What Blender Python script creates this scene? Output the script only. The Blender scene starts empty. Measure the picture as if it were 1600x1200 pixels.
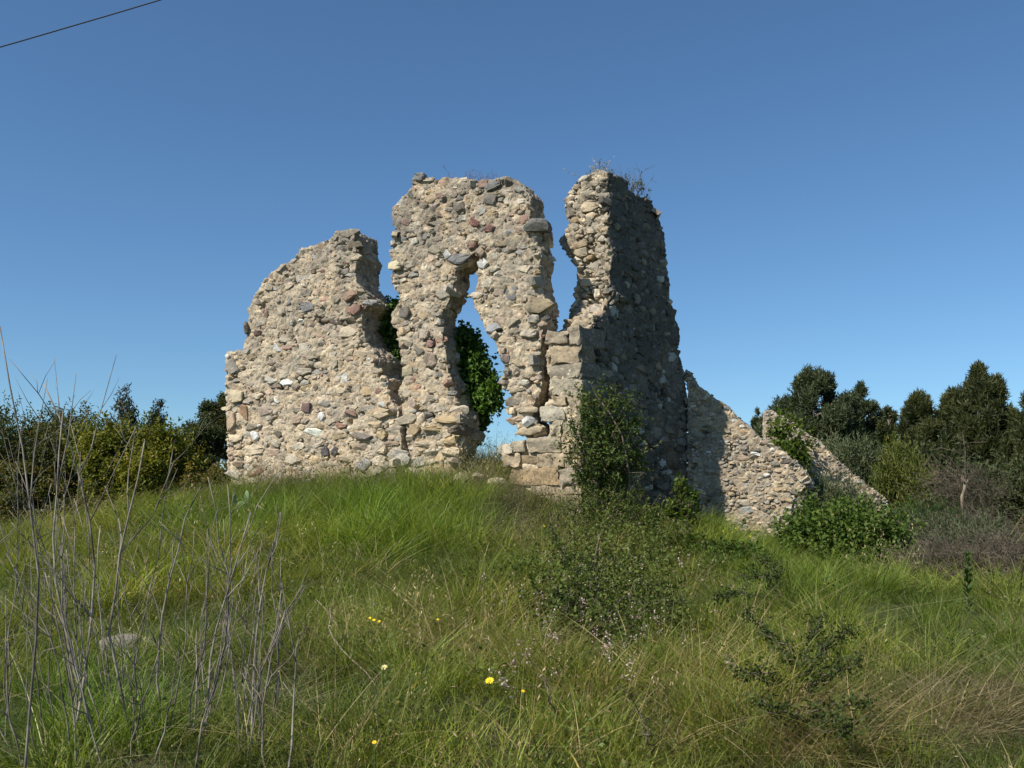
import bpy, bmesh, math, random
import numpy as np
from mathutils import Vector, Matrix, Quaternion
from mathutils.geometry import tessellate_polygon
from mathutils.bvhtree import BVHTree

SC = bpy.context.scene
COL = SC.collection
RNG = np.random.default_rng(7)
random.seed(7)

# ------------------------------------------------------------------ camera
EYE = 1.6
FPX = 1570.0                      # focal length in pixels of the 1600 px wide photo
PITCH = math.atan(200.0 / FPX)
cam_data = bpy.data.cameras.new('camera')
cam_data.sensor_width = 36.0
cam_data.lens = 36.0 * FPX / 1600.0
cam_data.clip_start = 0.05
cam_data.clip_end = 6000.0
cam = bpy.data.objects.new('camera', cam_data)
COL.objects.link(cam)
cam.location = (0, 0, EYE)
cam.rotation_euler = (math.pi / 2 + PITCH, 0, 0)
SC.camera = cam

# ------------------------------------------------------------------ light
SUN_H = Vector((-0.80, -0.60, 0)).normalized()
SUN_EL = math.radians(44)
SUN_DIR = Vector((SUN_H.x * math.cos(SUN_EL), SUN_H.y * math.cos(SUN_EL), math.sin(SUN_EL)))
world = bpy.data.worlds.new('World')
SC.world = world
world.use_nodes = True
wn = world.node_tree.nodes
sky = wn.new('ShaderNodeTexSky')
sky.sky_type = 'NISHITA'
sky.sun_disc = False
sky.sun_elevation = SUN_EL
sky.sun_rotation = math.atan2(SUN_H.x, SUN_H.y)
sky.altitude = 600
sky.air_density = 1.0
sky.dust_density = 0.2
sky.ozone_density = 5.0
wn['Background'].inputs['Strength'].default_value = 0.090
sky_tint = wn.new('ShaderNodeMix'); sky_tint.data_type = 'RGBA'; sky_tint.blend_type = 'MULTIPLY'
sky_tint.inputs[0].default_value = 1.0
sky_tint.inputs[7].default_value = (0.80, 0.98, 1.04, 1)
world.node_tree.links.new(sky.outputs['Color'], sky_tint.inputs[6])
world.node_tree.links.new(sky_tint.outputs[2], wn['Background'].inputs['Color'])
sun_data = bpy.data.lights.new('sun', 'SUN')
sun_data.energy = 5.0
sun_data.angle = math.radians(0.5)
sun_data.color = (1.0, 0.95, 0.86)
sun = bpy.data.objects.new('sun', sun_data)
COL.objects.link(sun)
sun.rotation_euler = (-SUN_DIR).to_track_quat('-Z', 'Y').to_euler()
SC.view_settings.view_transform = 'Standard'
SC.view_settings.look = 'None'
SC.view_settings.exposure = 0.36
SC.view_settings.gamma = 1.0
SC.view_settings.use_curve_mapping = False
SC.cycles.max_bounces = 6
SC.cycles.diffuse_bounces = 3
SC.cycles.transparent_max_bounces = 4

# ------------------------------------------------------------------ helpers
CP, SP = math.cos(PITCH), math.sin(PITCH)
def ray(px, py):
    u, v = (px - 800.0) / FPX, (600.0 - py) / FPX
    return Vector((u, CP - v * SP, SP + v * CP))
def at(px, py, Y):
    """world point seen at photo pixel (px, py) at horizontal distance Y in front of the camera"""
    r = ray(px, py)
    return Vector((0, 0, EYE)) + r * (Y / r.y)
def on_plane(px, py, P, n):
    r = ray(px, py)
    o = Vector((0, 0, EYE))
    return o + r * ((P - o).dot(n) / r.dot(n))
def project(P):
    """photo pixels of world points (N,3)"""
    P = np.asarray(P, float)
    x, y, z = P[:, 0], P[:, 1], P[:, 2] - EYE
    d = y * CP + z * SP
    up = -y * SP + z * CP
    d = np.maximum(d, 1e-3)
    return 800 + FPX * x / d, 600 - FPX * up / d

def _hash(i, j, k, s=0):
    h = (i.astype(np.int64) * 374761393 + j.astype(np.int64) * 668265263 + k.astype(np.int64) * 2147483647 + s * 974711) & 0xffffffff
    h = ((h ^ (h >> 13)) * 1274126177) & 0xffffffff
    h = ((h ^ (h >> 16)) * 2246822519) & 0xffffffff
    return ((h ^ (h >> 15)) & 0xffffff) / float(0xffffff)
def vnoise(p, s=0):
    """smooth value noise, -1..1"""
    f = np.floor(p); t = p - f; t = t * t * (3 - 2 * t)
    i, j, k = f[:, 0].astype(np.int64), f[:, 1].astype(np.int64), f[:, 2].astype(np.int64)
    out = 0
    for a in (0, 1):
        for b in (0, 1):
            for c in (0, 1):
                w = (t[:, 0] if a else 1 - t[:, 0]) * (t[:, 1] if b else 1 - t[:, 1]) * (t[:, 2] if c else 1 - t[:, 2])
                out = out + w * _hash(i + a, j + b, k + c, s)
    return out * 2 - 1
def fbm(p, oct=4, s=0):
    a, o, tot = 1.0, 0, 0
    for q in range(oct):
        o = o + a * vnoise(p * 2 ** q + 17.3 * q, s + q); tot += a; a *= 0.5
    return o / tot
def worley(p, s=0):
    """nearest and second nearest feature distance, id of the nearest"""
    f = np.floor(p).astype(np.int64)
    d1 = np.full(len(p), 9.0); d2 = np.full(len(p), 9.0); idn = np.zeros(len(p))
    for a in (-1, 0, 1):
        for b in (-1, 0, 1):
            for c in (-1, 0, 1):
                i, j, k = f[:, 0] + a, f[:, 1] + b, f[:, 2] + c
                q = np.stack([i + _hash(i, j, k, s), j + _hash(i, j, k, s + 1), k + _hash(i, j, k, s + 2)], 1)
                d = np.linalg.norm(p - q, axis=1)
                m = d < d1
                d2 = np.where(m, d1, np.minimum(d2, d))
                idn = np.where(m, _hash(i, j, k, s + 3), idn)
                d1 = np.where(m, d, d1)
    return d1, d2, idn

def make_mesh(name, verts, faces, mat=None, smooth=False, attrs=None):
    """verts (N,3) array; faces (M,k) int array (all the same k) or list"""
    me = bpy.data.meshes.new(name)
    verts = np.asarray(verts, np.float32)
    if isinstance(faces, np.ndarray):
        k = faces.shape[1]
        me.vertices.add(len(verts)); me.vertices.foreach_set('co', verts.ravel())
        me.loops.add(faces.size); me.loops.foreach_set('vertex_index', faces.ravel().astype(np.int32))
        me.polygons.add(len(faces)); me.polygons.foreach_set('loop_start', np.arange(0, faces.size, k, dtype=np.int32))
        me.update(calc_edges=True)
    else:
        me.from_pydata(verts.tolist(), [], faces)
    if smooth:
        me.polygons.foreach_set('use_smooth', np.ones(len(me.polygons), bool))
    if attrs:
        for an, (typ, dat) in attrs.items():
            a = me.attributes.new(an, typ, 'POINT')
            a.data.foreach_set('value' if typ == 'FLOAT' else ('color' if typ == 'FLOAT_COLOR' else 'vector'), np.asarray(dat, np.float32).ravel())
    if mat: me.materials.append(mat)
    return me
WO = {}                           # where each object's origin stands in the world
def obj(name, me, parent=None, loc=None):
    o = bpy.data.objects.new(name, me)
    COL.objects.link(o)
    w = Vector(loc) if loc is not None else Vector((0, 0, 0))
    WO[o.name] = w
    o.location = w - (WO[parent.name] if parent is not None else Vector((0, 0, 0)))
    if parent is not None: o.parent = parent
    return o
def tag(o, label=None, cat=None, group=None, kind=None):
    if label: o['label'] = label
    if cat: o['category'] = cat
    if group: o['group'] = group
    if kind: o['kind'] = kind
    return o
def thing(name, label, cat, loc=(0, 0, 0), group=None):
    o = bpy.data.objects.new(name, None); COL.objects.link(o)
    o.location = loc; o.empty_display_size = 0.2; WO[o.name] = Vector(loc)
    return tag(o, label, cat, group)

class Geo:
    """collects triangles / quads as numpy blocks"""
    def __init__(s): s.v = []; s.f = []; s.n = 0; s.t = []
    def add(s, v, f, t=None):
        v = np.asarray(v, float); s.v.append(v); s.f.append(np.asarray(f, np.int64) + s.n); s.n += len(v)
        s.t.append(np.full(len(v), 0.5) if t is None else np.broadcast_to(t, (len(v),)))
    def mesh(s, name, mat, smooth=False):
        if not s.v: return make_mesh(name, np.zeros((0, 3)), np.zeros((0, 3), int), mat)
        return make_mesh(name, np.concatenate(s.v), np.concatenate(s.f), mat, smooth, {'tint': ('FLOAT', np.concatenate(s.t))})
def tube(g, pts, rad, sides=5, t=None):
    """a tapered tube along a polyline"""
    pts = np.asarray(pts, float); n = len(pts)
    rad = np.broadcast_to(rad, (n,))
    d = np.gradient(pts, axis=0); d /= np.linalg.norm(d, axis=1)[:, None] + 1e-9
    ref = np.array([0.31, 0.2, 0.93]) if abs(d[0, 2]) < 0.8 else np.array([0.9, 0.35, 0.1])
    a = np.cross(d, ref); a /= np.linalg.norm(a, axis=1)[:, None] + 1e-9
    b = np.cross(d, a)
    ang = np.arange(sides) * 2 * math.pi / sides
    ring = pts[:, None] + rad[:, None, None] * (np.cos(ang)[None, :, None] * a[:, None] + np.sin(ang)[None, :, None] * b[:, None])
    v = ring.reshape(-1, 3)
    f = []
    for i in range(n - 1):
        for k in range(sides):
            p, q = i * sides + k, i * sides + (k + 1) % sides
            f += [(p, q, q + sides), (p, q + sides, p + sides)]
    for k in range(1, sides - 1):
        f.append((0, k + 1, k)); e = (n - 1) * sides; f.append((e, e + k, e + k + 1))
    g.add(v, f, t)
def nrm(v):
    return v / (np.linalg.norm(v, axis=-1, keepdims=True) + 1e-9)

# ------------------------------------------------------------------ materials
def new_mat(name):
    m = bpy.data.materials.new(name); m.use_nodes = True
    nt = m.node_tree; b = nt.nodes['Principled BSDF']
    b.inputs['Roughness'].default_value = 0.9
    b.inputs['Specular IOR Level'].default_value = 0.2
    return m, nt, b
def ramp(nt, fac, stops):
    r = nt.nodes.new('ShaderNodeValToRGB')
    e = r.color_ramp.elements
    while len(e) < len(stops): e.new(0.5)
    for q, (p, c) in zip(e, stops):
        q.position = p; q.color = (*c, 1) if len(c) == 3 else c
    nt.links.new(fac, r.inputs['Fac']); return r.outputs['Color']
def noise(nt, co, scale, detail=4, rough=0.6):
    n = nt.nodes.new('ShaderNodeTexNoise')
    n.inputs['Scale'].default_value = scale; n.inputs['Detail'].default_value = detail; n.inputs['Roughness'].default_value = rough
    if co is not None: nt.links.new(co, n.inputs['Vector'])
    return n.outputs['Fac']
def mixc(nt, mode, fac, a, b):
    m = nt.nodes.new('ShaderNodeMix'); m.data_type = 'RGBA'; m.blend_type = mode
    for key, val in (('Factor', fac), ('A', a), ('B', b)):
        s = [x for x in m.inputs if x.name == key and (x.type == 'RGBA' or key == 'Factor' and x.type == 'VALUE')][0]
        if isinstance(val, (int, float)): s.default_value = val
        elif isinstance(val, tuple): s.default_value = (*val, 1)
        else: nt.links.new(val, s)
    return [x for x in m.outputs if x.type == 'RGBA'][0]
def math_(nt, op, a, b=None):
    m = nt.nodes.new('ShaderNodeMath'); m.operation = op
    for s, val in zip(m.inputs, (a, b)):
        if val is None: continue
        if isinstance(val, (int, float)): s.default_value = val
        else: nt.links.new(val, s)
    return m.outputs[0]
def bump(nt, b, h, dist, strength=1.0, prev=None):
    n = nt.nodes.new('ShaderNodeBump'); n.inputs['Distance'].default_value = dist; n.inputs['Strength'].default_value = strength
    nt.links.new(h, n.inputs['Height'])
    if prev is not None: nt.links.new(prev, n.inputs['Normal'])
    nt.links.new(n.outputs['Normal'], b.inputs['Normal']); return n.outputs['Normal']
def worldpos(nt):
    return nt.nodes.new('ShaderNodeNewGeometry').outputs['Position']

def top_lichen(nt, co, c, dark, amount):
    """grey-black lichen crust that grows on ledges and wall tops"""
    sep = nt.nodes.new('ShaderNodeSeparateXYZ'); g = nt.nodes.new('ShaderNodeNewGeometry'); nt.links.new(g.outputs['True Normal'], sep.inputs[0])
    up = ramp(nt, sep.outputs['Z'], [(0.45, (0, 0, 0)), (0.8, (1, 1, 1))])
    pz = nt.nodes.new('ShaderNodeSeparateXYZ'); nt.links.new(co, pz.inputs[0])
    hi = math_(nt, 'MULTIPLY_ADD', pz.outputs['Z'], 0.28); hi.node.inputs[2].default_value = -0.80; hi.node.use_clamp = True
    blot = ramp(nt, noise(nt, co, 3.2, 7, 0.72), [(0.42, (0, 0, 0)), (0.56, (1, 1, 1))])
    f = math_(nt, 'MULTIPLY', math_(nt, 'MAXIMUM', up, math_(nt, 'MULTIPLY', blot, 0.75)), hi)
    return mixc(nt, 'MIX', math_(nt, 'MULTIPLY', f, amount), c, dark)
def mortar_material(name, warm, grey, dark, greybias=0.5):
    """sandy lime mortar full of grit, greyed by lichen in patches"""
    m, nt, b = new_mat(name)
    co = worldpos(nt)
    base = ramp(nt, noise(nt, co, 5, 6), [(0.3, tuple(x * 0.8 for x in warm)), (0.5, warm), (0.72, tuple(min(1, x * 1.22) for x in warm))])
    ca = nt.nodes.new('ShaderNodeAttribute'); ca.attribute_name = 'cell'
    base = mixc(nt, 'MULTIPLY', 0.85, base, ramp(nt, ca.outputs['Fac'], [(0.12, (0.62, 0.6, 0.6)), (0.32, (0.95, 0.84, 0.74)), (0.5, (1.0, 1.0, 1.0)), (0.7, (0.84, 0.85, 0.9)), (0.9, (1.2, 1.2, 1.15))]))
    stain = ramp(nt, noise(nt, co, 1.3, 7, 0.68), [(greybias - 0.1, (0, 0, 0)), (greybias + 0.14, (1, 1, 1))])
    c = mixc(nt, 'MIX', stain, base, grey)
    lich = ramp(nt, noise(nt, co, 14, 6, 0.7), [(0.56, (0, 0, 0)), (0.66, (1, 1, 1))])
    c = mixc(nt, 'MIX', math_(nt, 'MULTIPLY', lich, 0.5), c, dark)
    vor = nt.nodes.new('ShaderNodeTexVoronoi'); vor.inputs['Scale'].default_value = 24
    nt.links.new(co, vor.inputs['Vector'])
    grit = ramp(nt, vor.outputs['Color'], [(0.0, (0.62, 0.6, 0.58)), (0.5, (1.0, 0.98, 0.95)), (1.0, (1.35, 1.3, 1.22))])
    c = mixc(nt, 'MULTIPLY', 0.75, c, grit)
    c = top_lichen(nt, co, c, (0.13, 0.12, 0.105), 0.9)
    nt.links.new(c, b.inputs['Base Color'])
    h = math_(nt, 'ADD', noise(nt, co, 55, 6, 0.75), math_(nt, 'MULTIPLY', vor.outputs['Distance'], -0.5))
    bump(nt, b, h, 0.022, 0.8)
    return m
def stone_material(name, per_object=True, dim=1.0, lichen=(0.09, 0.09, 0.08), lich_at=0.6):
    """field stone: its own colour, mottled, with lichen specks and pitting"""
    m, nt, b = new_mat(name)
    co = worldpos(nt)
    if per_object:
        col = nt.nodes.new('ShaderNodeObjectInfo').outputs['Color']
    else:
        a = nt.nodes.new('ShaderNodeAttribute'); a.attribute_name = 'col'; col = a.outputs['Color']
    mot = ramp(nt, noise(nt, co, 9, 6, 0.65), [(0.3, (0.66, 0.66, 0.68)), (0.5, (1, 1, 1)), (0.72, (1.28, 1.24, 1.16))])
    c = mixc(nt, 'MULTIPLY', 1.0, col, mot)
    li = ramp(nt, noise(nt, co, 20, 7, 0.72), [(lich_at, (0, 0, 0)), (lich_at + 0.07, (1, 1, 1))])
    c = mixc(nt, 'MIX', math_(nt, 'MULTIPLY', li, 0.55), c, lichen)
    lw = ramp(nt, noise(nt, co, 7, 6, 0.7), [(0.60, (0, 0, 0)), (0.68, (1, 1, 1))])
    c = mixc(nt, 'MIX', math_(nt, 'MULTIPLY', lw, 0.35), c, (0.42 * dim, 0.38 * dim, 0.30 * dim))
    c = top_lichen(nt, co, c, (0.13, 0.12, 0.105), 0.8)
    nt.links.new(c, b.inputs['Base Color'])
    b.inputs['Roughness'].default_value = 0.85
    h = math_(nt, 'ADD', noise(nt, co, 18, 6, 0.7), math_(nt, 'MULTIPLY', noise(nt, co, 75, 4, 0.7), 0.5))
    bump(nt, b, h, 0.03, 0.8)
    return m
def leaf_material(name, dark, light, hue2=None, spec=0.3, trans=0.35, inst=False, rough=0.55):
    """leaf: colour runs between two greens by the leaf's own tint"""
    m, nt, b = new_mat(name)
    a = nt.nodes.new('ShaderNodeAttribute'); a.attribute_name = 'tint'
    stops = [(0.0, dark), (0.8, light)] if hue2 is None else [(0.0, dark), (0.62, light), (0.93, hue2)]
    c = ramp(nt, a.outputs['Fac'], stops)
    if inst:
        ia = nt.nodes.new('ShaderNodeAttribute'); ia.attribute_name = 'patch'; ia.attribute_type = 'INSTANCER'
        c = mixc(nt, 'MULTIPLY', 1.0, c, ia.outputs['Color'])
    nt.links.new(c, b.inputs['Base Color'])
    b.inputs['Roughness'].default_value = rough
    b.inputs['Specular IOR Level'].default_value = spec
    tr = nt.nodes.new('ShaderNodeBsdfTranslucent')
    tc = mixc(nt, 'MULTIPLY', 1.0, c, (1.25, 1.25, 0.6))
    nt.links.new(tc, tr.inputs['Color'])
    mx = nt.nodes.new('ShaderNodeMixShader'); mx.inputs[0].default_value = trans
    nt.links.new(b.outputs[0], mx.inputs[1]); nt.links.new(tr.outputs[0], mx.inputs[2])
    nt.links.new(mx.outputs[0], nt.nodes['Material Output'].inputs['Surface'])
    return m
def wood_material(name, c1, c2, scale=30):
    m, nt, b = new_mat(name)
    co = worldpos(nt)
    c = ramp(nt, noise(nt, co, scale, 4), [(0.35, c1), (0.65, c2)])
    nt.links.new(c, b.inputs['Base Color'])
    bump(nt, b, noise(nt, co, scale * 3, 3), 0.004, 0.6)
    return m
# ------------------------------------------------------------------ ground
_cp = []
for px, py, Y in [(800, 1200, 4.6), (0, 1200, 4.6), (1600, 1200, 4.6), (800, 1000, 7.4), (800, 900, 10.2), (640, 775, 14.0),
                  (900, 805, 13.8), (370, 762, 16.2), (500, 765, 15.4), (300, 830, 13), (200, 1000, 7.4), (100, 905, 10.5), (100, 835, 16.5), (-150, 835, 18),
                  (400, 850, 11.5), (600, 830, 12),
                  (1500, 1000, 7.5), (1400, 925, 10.8), (1210, 853, 14.6), (1060, 835, 13.6), (1480, 868, 16), (1650, 850, 20), (1650, 950, 9.5)]:
    p = at(px, py, Y); _cp.append((p.x, p.y, p.z))
_cp += [(0, 0, 0.0), (-3, 0, 0.0), (3, 0, 0.0), (-1.2, 15.1, 2.1), (-0.4, 14.9, 2.2), (-1.0, 16.5, 2.3), (0.6, 17, 1.9), (2, 19, 1.2), (-3, 19, 1.6), (-6, 21, 1.0),
        (5, 21, 0.9), (0, 26, 0.6), (-12, 26, 0.5), (12, 26, 0.5), (-10, 12, 0.6), (10, 10, 0.5), (-12, 3, 0.1), (12, 3, 0.1), (0, 36, 0.0), (-20, 36, 0), (20, 36, 0)]
_cp = np.array(_cp)
def _tps(r2): return 0.5 * r2 * np.log(r2 + 1e-9)
_d2 = ((_cp[:, None, :2] - _cp[None, :, :2]) ** 2).sum(-1)
_n = len(_cp)
_A = np.zeros((_n + 3, _n + 3)); _A[:_n, :_n] = _tps(_d2) + np.eye(_n) * 0.25
_A[:_n, _n] = 1; _A[:_n, _n + 1:] = _cp[:, :2]; _A[_n:, :_n] = _A[:_n, _n:].T
_w = np.linalg.solve(_A, np.concatenate([_cp[:, 2], np.zeros(3)]))
def ground_z(x, y):
    x = np.atleast_1d(np.asarray(x, float)); y = np.atleast_1d(np.asarray(y, float))
    r2 = (x[:, None] - _cp[None, :, 0]) ** 2 + (y[:, None] - _cp[None, :, 1]) ** 2
    z = _tps(r2) @ _w[:_n] + _w[_n] + x * _w[_n + 1] + y * _w[_n + 2]
    far = np.clip((np.hypot(x * 1.2, y - 12) - 17) / 14, 0, 1); far = far * far * (3 - 2 * far)
    z = z * (1 - far) + far * -0.3
    p = np.stack([x, y, np.zeros_like(x)], 1)
    near = np.clip(1 - np.hypot(x, y) / 60, 0, 1)
    return z + near * (0.09 * vnoise(p * 0.7, 5) + 0.04 * vnoise(p * 2.1, 6)) + (1 - near) * 0.8 * vnoise(p * 0.02, 9) * np.clip(np.hypot(x, y) / 200, 0, 1)
def gz(x, y): return float(ground_z(x, y)[0])

def soil_material():
    m, nt, b = new_mat('soil')
    co = worldpos(nt)
    c = ramp(nt, noise(nt, co, 2.2, 8, 0.7), [(0.3, (0.035, 0.045, 0.015)), (0.5, (0.06, 0.075, 0.022)), (0.7, (0.12, 0.10, 0.055))])
    nt.links.new(c, b.inputs['Base Color'])
    bump(nt, b, noise(nt, co, 30, 6, 0.7), 0.05)
    return m
_t = np.linspace(-1, 1, 261)
_gx = np.sign(_t) * (np.abs(_t) * 26 + np.abs(_t) ** 9 * 2500)
_t = np.linspace(0, 1, 261)
_gy = -8 + _t * 46 + _t ** 12 * 3800
GX, GY = np.meshgrid(_gx, _gy)
GZ = ground_z(GX.ravel(), GY.ravel())
_i = np.arange(261 * 261).reshape(261, 261)
_f = np.stack([_i[:-1, :-1].ravel(), _i[:-1, 1:].ravel(), _i[1:, 1:].ravel(), _i[1:, :-1].ravel()], 1)
ground = obj('ground', make_mesh('ground', np.stack([GX.ravel(), GY.ravel(), GZ], 1), _f, soil_material(), True))
tag(ground, kind='structure')

# ------------------------------------------------------------------ the ruin
D = 14.0
CORNER = at(911, 800, D)
FD = Vector((-0.90, 0.44, 0)).normalized()          # along the front wall, corner -> far left end
FN = Vector((-FD.y, FD.x, 0)); FN = FN if FN.y < 0 else -FN
SD = Vector((0.66, 0.75, 0)).normalized()           # along the shaded side wall, corner -> back
SN = Vector((SD.y, -SD.x, 0)); SN = SN if SN.x > 0 else -SN
P3 = on_plane(1076, 800, CORNER, SN)                # where the low sunlit wall meets the side wall
WD = Vector((0.90, -0.30, 0)).normalized()
WN = Vector((WD.y, -WD.x, 0)); WN = WN if WN.y < 0 else -WN
P4 = at(1194, 800, 21.0)
RD = Vector((0.93, -0.12, 0)).normalized()
RN = Vector((RD.y, -RD.x, 0)); RN = RN if RN.y < 0 else -RN

MORTAR = mortar_material('lime_mortar', (0.55, 0.45, 0.315), (0.36, 0.315, 0.25), (0.16, 0.145, 0.12), 0.53)
MORTAR_CREAM = mortar_material('broken_mortar', (0.56, 0.475, 0.345), (0.40, 0.35, 0.27), (0.2, 0.18, 0.15), 0.6)
MORTAR_SIDE = mortar_material('shaded_lichen_mortar', (0.21, 0.185, 0.15), (0.10, 0.095, 0.08), (0.05, 0.05, 0.045), 0.46)  # side wall mortar: lichen grey, with shade darkened into the colour
MORTAR_LOW = mortar_material('stub_mortar', (0.47, 0.385, 0.27), (0.28, 0.25, 0.205), (0.13, 0.12, 0.105), 0.52)
STONE = stone_material('field_stone')
STONE_JOINED = stone_material('small_field_stone', per_object=False)
STONE_SIDE = stone_material('shaded_lichened_stone', True, 0.45, (0.045, 0.045, 0.04), 0.53)  # dim side stone and its joined twin: lichen plus shade in the colour
STONE_SIDE_JOINED = stone_material('small_shaded_lichened_stone', False, 0.45, (0.045, 0.045, 0.04), 0.53)
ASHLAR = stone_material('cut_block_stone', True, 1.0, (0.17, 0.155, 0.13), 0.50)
ASHLAR_SIDE = stone_material('shaded_lichened_block', True, 0.4, (0.05, 0.05, 0.043), 0.42)  # shaded copy of the block stone: lichen specks, shade painted in

PAL = {'tan': (0.47, 0.39, 0.28), 'beige': (0.54, 0.46, 0.34), 'grey': (0.325, 0.30, 0.255), 'dark': (0.17, 0.158, 0.14), 'pink': (0.42, 0.315, 0.24),
       'red': (0.33, 0.19, 0.145), 'ochre': (0.45, 0.34, 0.205), 'white': (0.66, 0.63, 0.57), 'brown': (0.29, 0.225, 0.165), 'warmgrey': (0.40, 0.35, 0.28), 'cream': (0.57, 0.495, 0.37)}

def prism(verts, faces, front, back):
    """closed solid between two outlines of equal length (lists of Vectors)"""
    n0 = len(verts); n = len(front)
    verts += [tuple(p) for p in front] + [tuple(p) for p in back]
    tri = tessellate_polygon([front])
    for t in tri:
        faces.append([n0 + q for q in t]); faces.append([n0 + n + q for q in reversed(t)])
    for i in range(n):
        j = (i + 1) % n
        faces.append([n0 + i, n0 + n + i, n0 + n + j]); faces.append([n0 + i, n0 + n + j, n0 + j])

def build_core(name, prisms, voxel=0.028, rough=1.0, ragged=None):
    """union of the prisms, remeshed, then weathered: returns verts, tris, the smooth normals and displaced verts"""
    bms = []
    V, F = [], []
    for front, back in prisms: prism(V, F, front, back)
    me = bpy.data.meshes.new(name); me.from_pydata(V, [], F)
    bm = bmesh.new(); bm.from_mesh(me)
    bm.faces.ensure_lookup_table()
    # orient every shell outwards
    bmesh.ops.recalc_face_normals(bm, faces=bm.faces); bm.to_mesh(me); bm.free()
    o = bpy.data.objects.new(name + '_tmp', me); COL.objects.link(o)
    md = o.modifiers.new('r', 'REMESH'); md.mode = 'VOXEL'; md.voxel_size = voxel
    dg = bpy.context.evaluated_depsgraph_get()
    ev = o.evaluated_get(dg); em = ev.to_mesh()
    em.calc_loop_triangles()
    v = np.zeros(len(em.vertices) * 3, np.float32); em.vertices.foreach_get('co', v); v = v.reshape(-1, 3).astype(float)
    t = np.zeros(len(em.loop_triangles) * 3, np.int32); em.loop_triangles.foreach_get('vertices', t); t = t.reshape(-1, 3)
    ev.to_mesh_clear(); bpy.data.objects.remove(o); bpy.data.meshes.remove(me)
    # smoothed normals
    fn = np.cross(v[t[:, 1]] - v[t[:, 0]], v[t[:, 2]] - v[t[:, 0]])
    vn = np.zeros_like(v)
    for k in range(3): np.add.at(vn, t[:, k], fn)
    for _ in range(6):
        vn = nrm(vn); acc = vn.copy()
        for k in range(3):
            np.add.at(acc, t[:, k], vn[t[:, (k + 1) % 3]]); np.add.at(acc, t[:, k], vn[t[:, (k + 2) % 3]])
        vn = acc
    vn = nrm(vn)
    big = fbm(v * 1.7, 3, 11)
    med = fbm(v * np.array([4.5, 4.5, 6.5]), 4, 21)
    wob = 0.35 * np.stack([vnoise(v * 4.0, s) for s in (2, 3, 4)], 1)
    d1, d2, i1 = worley(v * np.array([6.0, 6.0, 9.0]) + wob, 31)
    e1, e2, i2 = worley(v * np.array([13.0, 13.0, 18.0]) + wob, 41)
    crev = np.clip(1 - (d2 - d1) / 0.16, 0, 1); crev2 = np.clip(1 - (e2 - e1) / 0.2, 0, 1)
    pit = np.clip(fbm(v * np.array([5.5, 5.5, 8.0]), 2, 77) - 0.31, 0, 1)
    low = np.clip((3.1 - v[:, 2]) / 0.6, 0, 1)
    disp = rough * (0.035 * big + 0.022 * med + 0.022 * (i1 - 0.5) - 0.020 * crev + 0.015 * (i2 - 0.5) - 0.013 * crev2 - 0.34 * pit) - 0.022 - 0.008 * low
    if ragged is not None:                                          # a broken end: deep pockets between ledges
        m = np.clip((vn @ np.array(ragged) - .3) / .3, 0, 1) * np.clip((v[:, 2] - 3.9) / .3, 0, 1)
        s = fbm(v * np.array([3.6, 3.6, 5.0]), 3, 91)
        disp = disp - m * (0.30 * np.clip(s - .02, 0, .6) + 0.05 * crev) + m * 0.10 * np.clip(-s - .05, 0, .5)
    cell = 0.62 * i1 + 0.38 * i2
    return v, t, vn, v + vn * disp[:, None], cell

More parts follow.
